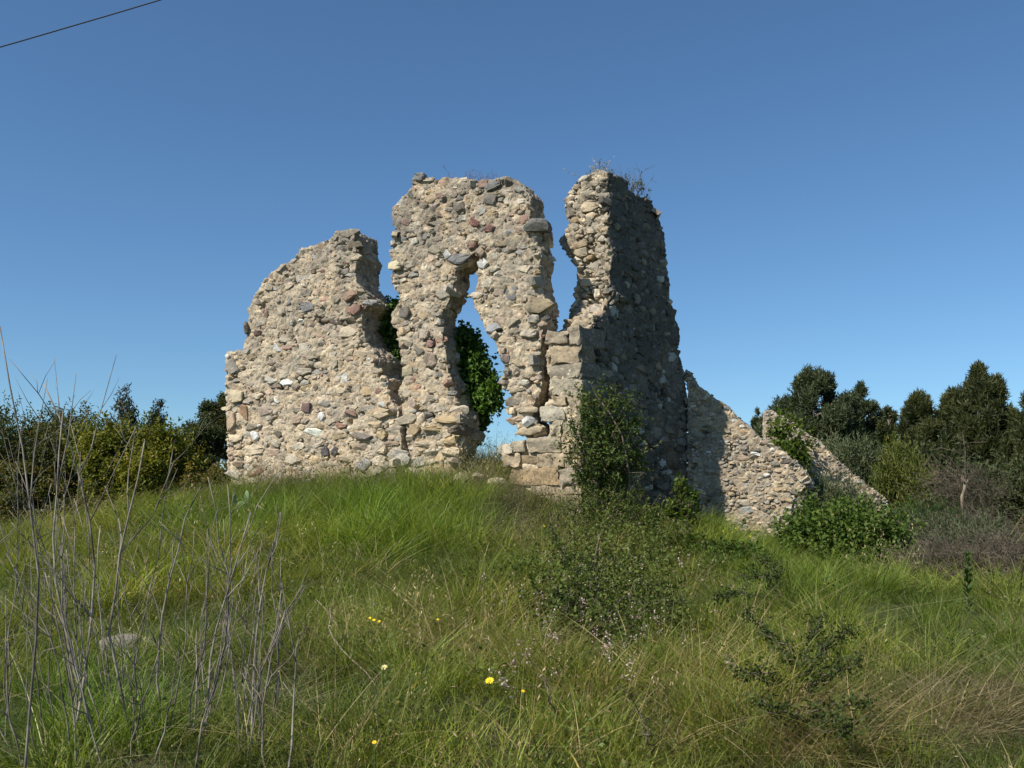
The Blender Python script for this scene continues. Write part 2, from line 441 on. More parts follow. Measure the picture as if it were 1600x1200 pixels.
def stone_shape(r, w, h, clips, N, e, rounded):
    """an irregular stone: its outline cut back where neighbours press on it, worn edges, a rough tilted face. x along the wall, y outwards, z up"""
    if rounded:
        k = 10; a = np.arange(k) * 6.2832 / k + r.random() * .6; q = 1 + 0.05 * r.normal(size=k)
        poly = np.stack([np.cos(a) * q * w, np.sin(a) * q * h], 1)
    else:
        k = int(r.integers(5, 8)); a = (np.arange(k) + r.uniform(-.3, .3, k)) * 6.2832 / k + r.random() * 6.28
        c, s = np.cos(a), np.sin(a); q = (np.abs(c) ** 4.5 + np.abs(s) ** 4.5) ** (-1 / 4.5) * r.uniform(.82, 1.12, k)
        poly = np.stack([c * q * w, s * q * h + r.normal() * .15 * c * q * w * .5], 1)
    for nx, nz, d in clips:
        out = []; dist = poly @ np.array([nx, nz]) - d
        for m in range(len(poly)):
            p0, p1, d0, d1 = poly[m - 1], poly[m], dist[m - 1], dist[m]
            if (d0 < 0) != (d1 < 0): out.append(p0 + (p1 - p0) * (d0 / (d0 - d1)))
            if d1 < 0: out.append(p1)
        if len(out) < 3: return None
        poly = np.array(out)
    # nick the corners, then drop points that lie too close together
    P0, P1 = poly, np.roll(poly, -1, 0); l = np.linalg.norm(P1 - P0, axis=1, keepdims=True); cutl = np.minimum(0.18 * l, r.uniform(.006, .02, (len(poly), 1)))
    o = np.stack([P0 + (P1 - P0) * cutl / (l + 1e-9), P1 - (P1 - P0) * cutl / (l + 1e-9)], 1).reshape(-1, 2)
    if N < 8: o = o[::2]
    keep = [o[0]]
    for p in o[1:]:
        if np.linalg.norm(p - keep[-1]) > .012: keep.append(p)
    if len(keep) > 3 and np.linalg.norm(keep[0] - keep[-1]) < .012: keep.pop()
    o = np.array(keep[:12]); N = len(o)
    if N < 3: return None
    cen = o.mean(0); ext = np.ptp(o, 0); m = ext.min()
    if m < 0.018: return None
    o = cen + (o - cen) * (1 + 0.03 * r.normal(size=(N, 1)))
    rr = min(m * (0.30 if rounded else 0.13), 0.04 if rounded else 0.014)
    ta, tb = r.normal() * 0.08, r.normal() * 0.08
    def ring(sc, y, jit): 
        x = cen + (o - cen) * sc
        return np.stack([x[:, 0], y + ta * (x[:, 0] - cen[0]) + tb * (x[:, 1] - cen[1]) + jit * r.normal(size=N), x[:, 1]], 1)
    sc1 = max(0.3, 1 - 2.2 * rr / m); dome = m * (0.10 if rounded else 0.02)
    v = np.concatenate([ring(0.9, -0.11, 0), ring(1.0, e - rr, 0.004), ring(sc1, e, 0.004 + 0.012 * m), [[cen[0], e + dome, cen[1]]]])
    f = []
    for i in range(N):
        n = (i + 1) % N
        for b0 in (0, N): f += [(b0 + i, b0 + N + n, b0 + n), (b0 + i, b0 + N + i, b0 + N + n)]
        f.append((2 * N + i, 3 * N, 2 * N + n))
    return v, np.array(f)

def stone_field(root, core, n_try, sizes, pick, mat, joined_mat, most=300, gap=0.74, seed=1, keep=None, min_obj=0.05, specials=(), rough=1.0):
    """bed stones of falling size in the core's surface: the largest that face the path as objects, the rest joined"""
    v0, t, vn, v, _cell = core
    r = np.random.default_rng(seed)
    a = v0[t[:, 0]]; b = v0[t[:, 1]]; c = v0[t[:, 2]]
    area = np.linalg.norm(np.cross(b - a, c - a), axis=1)
    cen = (a + b + c) / 3; facing = ((np.array([0, 0, EYE]) - cen) * vn[t[:, 0]]).sum(1) > -0.1
    area = area * np.where(facing, 1.0, 0.16); area = area * (cen[:, 2] > 0.3)
    bvh = BVHTree.FromPolygons([Vector(q) for q in v], t.tolist())
    cell = 0.3; grid = {}
    placed = []
    camp = np.array([0, 0, EYE])
    def near(p):
        k0 = tuple(np.floor(p / cell).astype(int))
        return [q for i in (-1, 0, 1) for j in (-1, 0, 1) for k in (-1, 0, 1) for q in grid.get((k0[0] + i, k0[1] + j, k0[2] + k), ())]
    def put(p, n, tx, tz, w, h, col, out):
        rec = (p, n, tx, tz, w, h, col, out, len(placed)); placed.append(rec)
        grid.setdefault(tuple(np.floor(p / cell).astype(int)), []).append(rec)
    for (p, n, w, h, col, out) in specials:
        tx = nrm(np.array([n[1], -n[0], 0.0])); tz = np.cross(tx, n)
        if tz[2] < 0: tx, tz = -tx, -tz
        put(p, n, tx, tz, w, h, col, out)
    for (w0, w1, count, el0, el1, *zmax) in sizes:
        zmax = zmax[0] if zmax else None
        ti = r.choice(len(t), size=count, p=area / area.sum())
        u = r.random((count, 2)); s = np.sqrt(u[:, :1])
        P = a[ti] * (1 - s) + b[ti] * s * (1 - u[:, 1:]) + c[ti] * s * u[:, 1:]
        N = nrm(vn[t[ti, 0]])
        P = P + N * (rough * (0.035 * fbm(P * 1.7, 3, 11) + 0.022 * fbm(P * np.array([4.5, 4.5, 6.5]), 4, 21)) - 0.022)[:, None]
        for p, n in zip(P, N):
            if keep is not None and not keep(p): continue
            if zmax is not None and p[2] > zmax + 0.25 * r.normal(): continue
            w = r.uniform(w0, w1) * 0.5; h = w * r.uniform(el0, el1)
            if abs(n[2]) > 0.8: h = w * r.uniform(0.7, 1.0)
            tx = np.array([n[1], -n[0], 0.0]); l = np.linalg.norm(tx)
            tx = tx / l if l > 0.2 else np.array([1.0, 0, 0]); tz = np.cross(tx, n)
            if tz[2] < 0 and l > 0.2: tx, tz = -tx, -tz
            nb = near(p); ok = True
            if nb:
                Q = np.array([q[0] for q in nb]); qw = np.array([q[4] for q in nb]); qh = np.array([q[5] for q in nb]); e = p - Q
                ok = not ((np.abs(e @ n) < 0.22) & ((np.abs(e @ tx) / ((w + qw) * gap)) ** 2.5 + (np.abs(e @ tz) / ((h + qh) * gap)) ** 2.5 < 1)).any()
            if ok: put(p, n, tx, tz, w, h, None, None)
    def seen(p, n):
        d = camp - p
        if d @ n < 0.05: return False
        q = Vector(p + n * 0.1); return bvh.ray_cast(q, Vector(d).normalized(), np.linalg.norm(d))[0] is None
    vis = [(q[4] * q[5], q[8]) for q in placed if q[4] > min_obj and seen(q[0], q[1])]
    vis.sort(reverse=True)
    asobj = set(i for _, i in vis[:most])
    base = np.array(WO[root.name]); zlow = len(specials) > 0
    V, F, C, nv = [], [], [], 0
    for (p, n, tx, tz, w, h, scol, sout, i) in placed:
        col = pick(p, n, w, r) if scol is None else scol
        joint = r.uniform(0.006, 0.022); clips = []
        for q in near(p):
            if q[8] == i or q[1] @ n < 0.4: continue
            e = q[0] - p; x, z = e @ tx, e @ tz
            if abs(e @ n) > 0.22: continue
            D_ = math.hypot(x, z) + 1e-6; ux, uz = x / D_, z / D_
            ri = 1 / math.sqrt((ux / w) ** 2 + (uz / h) ** 2); rj = 1 / math.sqrt((ux / q[4]) ** 2 + (uz / q[5]) ** 2)
            if 1.25 * (ri + rj) < D_: continue
            nx, nz = ux / (w + q[4]) ** 1.4, uz / (h + q[5]) ** 1.4; l = math.hypot(nx, nz); nx, nz = nx / l, nz / l
            clips.append((nx, nz, (D_ * ri / (ri + rj)) * (ux * nx + uz * nz) - joint / 2))
        rounded = (r.random() < 0.16) if sout is None else sout > 0.05
        e = r.uniform(-0.015, 0.005) + (0.028 * r.random() if r.random() < 0.10 else 0) 
        if zlow and w > .11 and p[2] < 3.1: e += 0.012
        if sout is not None: e = sout - (0.014 if sout < .05 else 0)
        sh = stone_shape(r, w, h, clips, (9 if w > 0.07 else 8) if i in asobj else 7, e, rounded)
        if sh is None: continue
        R = np.stack([tx, n, tz], 1); flip = np.linalg.det(R) < 0
        pv, pf = sh; pv = pv @ R.T
        if flip: pf = pf[:, ::-1]
        if i in asobj:
            me = make_mesh('stone', pv, pf, mat, True); me.set_sharp_from_angle(angle=math.radians(28))
            o = bpy.data.objects.new('stone', me); COL.objects.link(o)
            o.location = p - base; o.parent = root; o.color = (*col, 1)
        else:
            V.append(pv + p); F.append(pf + nv); nv += len(pv); C.append(np.broadcast_to(np.array([*col, 1.0]), (len(pv), 4)))
    if V:
        me = make_mesh('small_stones', np.concatenate(V), np.concatenate(F), joined_mat, True, {'col': ('FLOAT_COLOR', np.concatenate(C))})
        me.set_sharp_from_angle(angle=math.radians(40))
        tag(obj('small_stones', me, root), kind='stuff')
    return placed

def tinted(r, name, v=0.2):
    c = (0.84 * np.array(PAL[name]) + 0.16 * np.array((0.43, 0.35, 0.25))) * (1 + r.normal() * v); return tuple(np.clip(c * (1 + r.normal() * np.array([0.03, 0, -0.04])), 0.02, 0.75))
def pick_front(p, n, w, r):
    names = ['tan', 'beige', 'grey', 'warmgrey', 'pink', 'red', 'ochre', 'white', 'brown', 'dark', 'cream']
    lowness = np.clip((3.2 - p[2]) / 1.4, 0, 1)
    pr = np.array([.22, .15, .12, .17, .095, .02, .06, .045, .05, .035, .06]) * np.array([1 + lowness, 1 + 1.6 * lowness, 1.2 - .7 * lowness, 1, 1 - .5 * lowness, 1 - .8 * lowness, 1 + lowness, 1 - .3 * lowness, 1, 1 - .6 * lowness, 1 + 2 * lowness])
    return tinted(r, names[r.choice(len(names), p=pr / pr.sum())])
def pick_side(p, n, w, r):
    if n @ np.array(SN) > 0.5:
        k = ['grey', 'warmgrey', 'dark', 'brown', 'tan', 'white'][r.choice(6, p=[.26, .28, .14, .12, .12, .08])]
        return tuple((0.5 if k != 'white' else 0.6) * x for x in tinted(r, k, 0.3))  # side stones painted darker to carry shade along with lichen
    return tinted(r, ['beige', 'tan', 'cream', 'ochre', 'warmgrey', 'pink'][r.choice(6, p=[.32, .26, .22, .06, .1, .04])])
def pick_low(p, n, w, r):
    return tinted(r, ['tan', 'warmgrey', 'grey', 'pink', 'ochre', 'dark', 'beige', 'white'][r.choice(8, p=[.2, .24, .18, .06, .07, .1, .11, .04])])
SIZES = [(0.32, 0.54, 1500, .34, .52, 3.0), (0.26, 0.40, 160, .45, .7), (0.18, 0.32, 2600, .42, .75), (0.11, 0.19, 4500, .45, .95), (0.07, 0.12, 6000, .5, 1.0), (0.04, 0.07, 5000, .5, 1.0)]

def face(pix, P, n, T, extra=None):
    """outline in photo pixels -> prism of depth T behind the wall face (through P, outward normal n)"""
    fr = [on_plane(x, y, P, n) for x, y in pix]
    return fr, [p - n * T for p in fr]
def add_core(root, core, mat, name='mortar_core'):
    return obj(name, make_mesh(name, core[3], core[1], mat, True, {'cell': ('FLOAT', core[4])}), root)

TF = 0.75
LEFT = [(356, 860), (354, 760), (352, 690), (350, 640), (349, 597), (350, 549), (378, 546), (382, 520), (388, 482), (393, 462), (405, 447), (408, 438), (421, 424), (441, 411), (462, 398),
        (466, 388), (490, 380), (515, 370), (524, 358), (545, 355), (550, 366), (544, 382), (550, 398), (545, 420), (547, 440), (560, 455), (569, 472), (556, 488), (556, 505), (566, 530), (580, 547),
        (589, 562), (588, 585), (602, 590), (606, 612), (616, 632), (622, 636), (626, 665), (629, 700), (628, 740), (630, 860)]
PIER = [(633, 860), (632, 740), (633, 700), (630, 665), (626, 636), (621, 615), (630, 590), (630, 574), (619, 540), (618, 517), (607, 506), (609, 491), (620, 469), (619, 461), (607, 442), (606, 424),
        (607, 386), (614, 356), (606, 334), (617, 312), (638, 294), (640, 278), (655, 270), (675, 275), (715, 274), (729, 277), (731, 322), (729, 345), (730, 365), (738, 376), (740, 400),
        (725, 415), (712, 422), (711, 440), (714, 455), (705, 465), (697, 480), (690, 492), (690, 518), (697, 543), (700, 575), (708, 593), (712, 607), (713, 622), (727, 649), (726, 687), (722, 711), (716, 730), (716, 860)]
LEAN = [(731, 277), (760, 279), (777, 274), (792, 272), (812, 281), (838, 302), (841, 325), (840, 342), (855, 355), (855, 367), (849, 375), (855, 390), (857, 400), (852, 415), (855, 447), (866, 480), (862, 505),
        (858, 518), (847, 526), (847, 540), (842, 553), (845, 577), (848, 593), (845, 620), (832, 639), (831, 652), (847, 665), (850, 672), (842, 681), (805, 684), (803, 665), (793, 645), (785, 636), (795, 628), (792, 612), (781, 607), (779, 596),
        (785, 577), (781, 559), (775, 551), (772, 535), (755, 520), (752, 505), (740, 480), (737, 470), (742, 445), (745, 422), (745, 402), (741, 385), (744, 375), (735, 364), (733, 345), (735, 322)]
STUB = [(862, 517), (889, 509), (911, 508), (911, 860), (796, 860), (799, 740), (793, 727), (780, 711), (792, 689), (808, 687), (846, 684), (856, 676), (857, 662), (839, 650), (840, 642), (855, 622), (857, 593), (851, 577), (848, 556), (852, 540)]
SIDE = [(911, 511), (928, 508), (929, 488), (943, 488), (945, 475), (958, 464), (953, 433), (957, 395), (949, 365), (953, 340), (950, 285), (955, 265), (969, 281), (988, 297), (1013, 305), (1023, 313), (1030, 332), (1038, 351),
        (1045, 395), (1046, 422), (1052, 466), (1059, 491), (1067, 516), (1067, 554), (1075, 593), (1082, 650), (1084, 870), (911, 870)]


G_RUIN = 'broken walls of the stone ruin'
def ruin(label, loc, prisms, mat, sizes, pick, smat, sjmat, seed, most=300, keep=None, specials=(), **k):
    root = tag(thing('ruined_wall', label, 'ruined wall', loc, G_RUIN), kind='thing')
    core = build_core('core', prisms, **k)
    add_core(root, core, mat)
    stone_field(root, core, 0, sizes, pick, smat, sjmat, most, seed=seed, keep=keep, specials=specials)
    return root, core
def special(px, py, wpx, hpx, col, out=0.02):
    p = on_plane(px, py, CORNER, FN); s = p.y / FPX * 1.1
    return (np.array(p), np.array(FN), wpx * s / 2, hpx * s / 2, col, out)
SP_LEFT = [special(368, 614, 36, 36, (.50, .42, .29), .03), special(360, 660, 20, 40, (.42, .32, .22), .025), special(382, 643, 24, 26, (.33, .21, .13), .03), special(367, 678, 34, 30, (.52, .43, .3), .03), special(362, 573, 24, 30, (.3, .27, .22), .03),
    special(424, 590, 26, 24, (.48, .44, .36), .03), special(433, 543, 15, 16, (.7, .67, .62)), special(397, 681, 19, 15, (.72, .7, .66), .03), special(480, 480, 26, 20, (.25, .24, .23)), special(553, 482, 28, 20, (.34, .19, .14), .04),
    special(545, 461, 26, 17, (.38, .25, .18), .03), special(420, 487, 22, 18, (.33, .2, .15)), special(385, 512, 12, 18, (.17, .15, .13), .06), special(502, 650, 16, 16, (.66, .63, .57)), special(478, 637, 18, 18, (.2, .13, .12), .03),
    special(598, 646, 40, 18, (.46, .37, .25), .03), special(566, 680, 42, 18, (.24, .2, .17), .03), special(507, 706, 17, 17, (.13, .12, .12), .03), special(522, 704, 13, 18, (.12, .11, .11), .03), special(545, 650, 28, 24, (.3, .2, .15)),
    special(565, 725, 34, 22, (.34, .31, .28), .03), special(595, 680, 22, 18, (.47, .36, .21), .02)]
SP_PIER = [special(742, 346, 20, 18, (.34, .15, .12), .02), special(764, 356, 24, 14, (.27, .13, .10), .02), special(736, 383, 18, 14, (.24, .15, .11), .03), special(838, 356, 44, 26, (.16, .155, .14), .11), special(714, 404, 56, 17, (.19, .185, .18), .03),
    special(699, 397, 17, 18, (.62, .6, .55), .02), special(617, 415, 24, 18, (.58, .5, .33), .04), special(765, 312, 28, 20, (.24, .21, .18), .03), special(768, 290, 34, 16, (.26, .25, .24), .03), special(655, 276, 20, 14, (.33, .32, .3), .03),
    special(755, 412, 20, 15, (.66, .63, .58), .03), special(800, 457, 34, 24, (.2, .2, .2), .0), special(840, 478, 50, 28, (.40, .32, .21), .05), special(804, 505, 33, 18, (.5, .42, .31), .03), special(834, 498, 22, 18, (.48, .43, .35), .03),
    special(825, 521, 40, 14, (.46, .4, .31), .04), special(770, 512, 30, 16, (.34, .34, .34), .03), special(630, 488, 22, 22, (.22, .19, .16), .02), special(660, 522, 24, 17, (.48, .39, .31), .03), special(671, 537, 16, 14, (.3, .18, .15), .02),
    special(672, 562, 26, 28, (.43, .33, .25), .03), special(785, 547, 12, 12, (.4, .32, .24), .03), special(790, 560, 18, 14, (.28, .22, .19), .03), special(813, 565, 34, 16, (.43, .35, .24), .02), special(636, 580, 22, 20, (.5, .42, .28), .02),
    special(676, 672, 36, 19, (.46, .35, .2), .03), special(644, 671, 30, 18, (.42, .32, .19), .03), special(704, 689, 36, 13, (.46, .35, .2), .03), special(703, 706, 40, 18, (.5, .41, .28), .04), special(630, 715, 30, 24, (.42, .38, .32), .03),
    special(699, 654, 60, 16, (.42, .32, .19), .04), special(826, 673, 46, 16, (.45, .36, .24), .03), special(822, 640, 40, 14, (.43, .35, .25), .02)]
ruin_left, core_left = ruin('long left wall section with a stepped top and a slot at its right end', on_plane(490, 790, CORNER, FN),
    [face([(x + (10 if 540 <= x < 600 and 375 < y < 530 else 5 if x > 540 and y < 600 else 0), y) for x, y in LEFT], CORNER, FN, TF)], MORTAR, SIZES, pick_front, STONE, STONE_JOINED, 1, specials=SP_LEFT)
ruin_pier, core_pier = ruin('tall middle wall piece cracked above a ragged doorway gap', on_plane(680, 790, CORNER, FN),
    [face(PIER, CORNER, FN, 0.52), face([(x - (9 if x > 836 and y < 520 else 0), y) for x, y in LEAN], CORNER, FN, 0.52)], MORTAR, SIZES, pick_front, STONE, STONE_JOINED, 2, specials=SP_PIER)

# the corner: a stub of the front wall in cut blocks and the shaded side wall
BLOCKS = [  # photo x of the left end, y of top and bottom at the corner, return along the side wall in m; right end (None = the corner)
    (890, 509, 537, 0.62, None), (862, 538, 564, 0.34, None), (860, 566, 588, 0.60, None), (862, 590, 616, 0.36, None), (888, 618, 650, 0.55, None), (880, 652, 680, 0.33, None),
    (878, 682, 706, 0.50, None), (882, 708, 729, 0.36, None), (874, 731, 757, 0.55, None), (830, 759, 772, 0.42, None), (815, 774, 789, 0.6, None), (850, 791, 812, 0.5, None),
    (852, 517, 536, 0, 888), (840, 634, 655, 0, 880), (858, 655, 679, 0, 878), (823, 683, 706, 0, 876), (838, 708, 728, 0, 880), (797, 731, 757, 0, 872), (798, 689, 704, 0, 820), (783, 710, 728, 0, 812), (862, 619, 633, 0, 886)]
BCOL = ['warmgrey', 'tan', 'warmgrey', 'tan', 'tan', 'tan', 'beige', 'tan', 'beige', 'beige', 'tan', 'tan', 'warmgrey', 'beige', 'beige', 'beige', 'beige', 'ochre', 'beige', 'beige', 'beige']
def block_mesh(c000, ex, ey, ez, seed, mat):
    """a weathered cut block spanned by three edge vectors: edges worn, faces a little hollow"""
    k = 8; g = np.linspace(-1, 1, k); V = []; F = []
    idx = {}
    def vid(a, b, c):
        key = (a, b, c)
        if key not in idx: idx[key] = len(V); V.append((g[a], g[b], g[c]))
        return idx[key]
    for ax in range(3):
        for side in (0, k - 1):
            for i in range(k - 1):
                for j in range(k - 1):
                    q = []
                    for di, dj in ((0, 0), (1, 0), (1, 1), (0, 1)):
                        p = [0, 0, 0]; p[ax] = side; p[(ax + 1) % 3] = i + di; p[(ax + 2) % 3] = j + dj
                        q.append(vid(*p))
                    F.append(q if side else q[::-1])
    V = np.array(V)
    V = np.sign(V) * np.abs(V) ** 0.9                                # crowd the grid towards the edges
    size = np.array([np.linalg.norm(e) for e in (ex, ey, ez)])
    rr = 0.016
    half = size / 2; X = V * half
    inner = np.clip(X, -(half - rr), half - rr); d = X - inner
    X = inner + nrm(d) * np.minimum(np.linalg.norm(d, axis=1), rr)[:, None]
    X += 0.030 * np.stack([vnoise(X * 9 + seed * 7.1, s) for s in (1, 2, 3)], 1) + 0.018 * np.stack([vnoise(X * 22 + seed * 5.1, s) for s in (1, 2, 3)], 1) + 0.012 * np.stack([vnoise(X * 3 + seed * 3.1, s) for s in (4, 5, 6)], 1)
    A = np.stack([np.array(e) / np.linalg.norm(e) for e in (ex, ey, ez)], 1)
    c = np.array(c000) + (np.array(ex) + np.array(ey) + np.array(ez)) / 2
    W = X @ A.T + c
    if np.linalg.det(A) < 0: F = [q[::-1] for q in F]
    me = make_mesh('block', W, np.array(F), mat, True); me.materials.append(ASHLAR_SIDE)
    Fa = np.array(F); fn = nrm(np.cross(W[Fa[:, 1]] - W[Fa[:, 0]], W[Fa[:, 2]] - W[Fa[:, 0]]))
    me.polygons.foreach_set('material_index', (fn @ np.array(SN) > .6).astype(np.int32))  # faces turned to the side get the copy with shade painted in
    me.set_sharp_from_angle(angle=math.radians(50))
    return me
ruin_corner = thing('ruined_wall', 'tall shaded corner wall with cut block quoins and twigs on its top', 'ruined wall', CORNER, G_RUIN)
tag(ruin_corner, kind='thing')
NBACK = -SN * 0.72
PE = on_plane(950, 400, CORNER, SN)
END = [(951, 268), (938, 262), (922, 263), (914, 268), (900, 277), (889, 287), (883, 301), (878, 329), (883, 345), (879, 360), (869, 374), (868, 388), (880, 394), (889, 410), (899, 418), (900, 433), (894, 447), (889, 460), (895, 468), (884, 488), (886, 507), (880, 530), (943, 530), (945, 475), (958, 464), (953, 433), (957, 395), (949, 365), (953, 340), (950, 285)]
end_prism = face(END, PE, -SD, 0.55)
side_prism = face(SIDE, CORNER - SN * 0.015, SN, 0.62)
core_corner = build_core('core', [face(STUB, CORNER - FN * 0.012, FN, 0.62), side_prism, end_prism], ragged=-SD)
# warm broken core on the sunlit end and front, on the side face mortar darkened by lichen and painted-in shade
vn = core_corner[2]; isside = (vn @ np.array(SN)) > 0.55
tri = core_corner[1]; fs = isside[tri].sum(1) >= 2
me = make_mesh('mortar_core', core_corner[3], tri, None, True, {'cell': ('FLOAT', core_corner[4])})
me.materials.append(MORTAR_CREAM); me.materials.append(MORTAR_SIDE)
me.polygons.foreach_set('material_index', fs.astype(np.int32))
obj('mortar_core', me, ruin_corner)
ashl = []
for i, (xl, y0, y1, ret, xr) in enumerate(BLOCKS):
    pr = CORNER if xr is None else on_plane(xr, (y0 + y1) / 2, CORNER, FN)
    pl = on_plane(xl, (y0 + y1) / 2, CORNER, FN)
    xm = 911 if xr is None else xr
    z1 = on_plane(xm, y0 - 0.8, CORNER, FN).z; z0 = on_plane(xm, y1 + 0.8, CORNER, FN).z
    L = (Vector((pl.x, pl.y, 0)) - Vector((pr.x, pr.y, 0))).length
    dep = ret if ret else 0.3
    o0 = Vector((pr.x, pr.y, z0)) + FN * random.uniform(-0.012, 0.010) + (SN * random.uniform(-0.03, -0.008) if ret else Vector((0, 0, 0)))
    ey = SD * dep if ret else -FN * dep
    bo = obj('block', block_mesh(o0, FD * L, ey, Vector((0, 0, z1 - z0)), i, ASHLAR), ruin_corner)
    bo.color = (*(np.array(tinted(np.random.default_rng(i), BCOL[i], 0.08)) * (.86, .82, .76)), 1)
    cx = o0 + FD * L / 2; ashl.append((np.array(cx), L / 2 + 0.05, (z1 - z0) / 2 + 0.03, z0, z1, ret))
def corner_keep(p):
    for c, hl, hh, z0, z1, ret in ashl:
        d = p - c; u = d @ np.array(FD); e = d @ np.array(FN)
        if z0 - 0.05 < p[2] < z1 + 0.05:
            if abs(u) < hl + 0.05 and abs(e) < 0.25: return False
            if ret and 0 < (p - np.array(CORNER)) @ np.array(SD) < ret + 0.06 and abs((p - np.array(CORNER)) @ np.array(SN)) < 0.25: return False
    return True
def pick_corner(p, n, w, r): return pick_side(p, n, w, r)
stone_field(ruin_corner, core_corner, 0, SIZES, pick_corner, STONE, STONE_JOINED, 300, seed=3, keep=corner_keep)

LOW = [(1070, 570), (1090, 600), (1102, 606), (1117, 620), (1135, 631), (1156, 651), (1175, 668), (1192, 684), (1219, 699), (1240, 717), (1258, 735), (1270, 750), (1273, 762), (1262, 768), (1248, 772), (1240, 790), (1237, 816), (1222, 842), (1213, 870), (1213, 900), (1070, 900)]
LOW_SIZES = [(0.20, 0.32, 40, .3, .5), (0.10, 0.19, 420, .3, .55), (0.07, 0.12, 1300, .35, .8), (0.04, 0.07, 1600, .4, 1.0)]
ruin_low, core_low = ruin('low sunlit wall stub sloping down beside the shaded corner wall', on_plane(1170, 830, P3, WN),
    [face(LOW, P3 - WD * 0.1, WN, 0.62)], MORTAR_LOW, LOW_SIZES, pick_low, STONE, STONE_JOINED, 4, voxel=0.026, rough=0.85)
FAR = [(1194, 640), (1203, 636), (1216, 643), (1234, 653), (1255, 671), (1280, 685), (1300, 705), (1318, 723), (1340, 744), (1360, 758), (1378, 770), (1389, 780), (1391, 800), (1388, 880), (1200, 880), (1194, 700)]
ruin_far, core_far = ruin('farther sloping wall remnant behind the low stub with vine leaves on it', on_plane(1290, 820, P4, RN),
    [face(FAR, P4, RN, 0.6)], MORTAR_LOW, LOW_SIZES, pick_low, STONE, STONE_JOINED, 5, voxel=0.04, rough=0.9)
# ------------------------------------------------------------------ leaves, shrubs, trees
LEAF_T = {}
def leaves(name, P, Dr, Nr, L, W, tint, mat, parent=None, fold=0.25, stuff=True):
    """many folded leaf blades: base points, directions, facing, lengths, widths"""
    P, Dr, Nr = np.asarray(P), nrm(np.asarray(Dr)), np.asarray(Nr)
    n = len(P); L = np.broadcast_to(L, (n,))[:, None]; W = np.broadcast_to(W, (n,))[:, None]
    side = nrm(np.cross(Dr, Nr)); up = np.cross(side, Dr)
    mid = P + Dr * L * 0.45
    v = np.stack([P, mid + side * W * 0.5 + up * W * fold, P + Dr * L - up * L * 0.08, mid - side * W * 0.5 + up * W * fold], 1).reshape(-1, 3)
    i = np.arange(n)[:, None] * 4
    f = np.concatenate([i + np.array([[0, 1, 2]]), i + np.array([[0, 2, 3]])])
    me = make_mesh(name, v, f, mat, False, {'tint': ('FLOAT', np.repeat(np.clip(tint, 0, 1), 4))})
    o = obj(name, me, parent)
    if stuff: o['kind'] = 'stuff'
    return o
def unit(r, n):
    return nrm(r.normal(size=(n, 3)))
def lobes(r, c, R, n, rs, low=-0.6):
    """lumps spread through an ellipsoid: centre, radii, how many, size range"""
    d = unit(r, n); d[:, 2] = np.where(d[:, 2] < low, -d[:, 2], d[:, 2])
    q = r.random(n) ** 0.4
    s = r.uniform(*rs, n)
    return [(np.array(c) + d[i] * np.array(R) * q[i] * 0.86, s[i] * np.array([r.uniform(.85, 1.2), r.uniform(.85, 1.2), r.uniform(.7, 1.0)])) for i in range(n)]
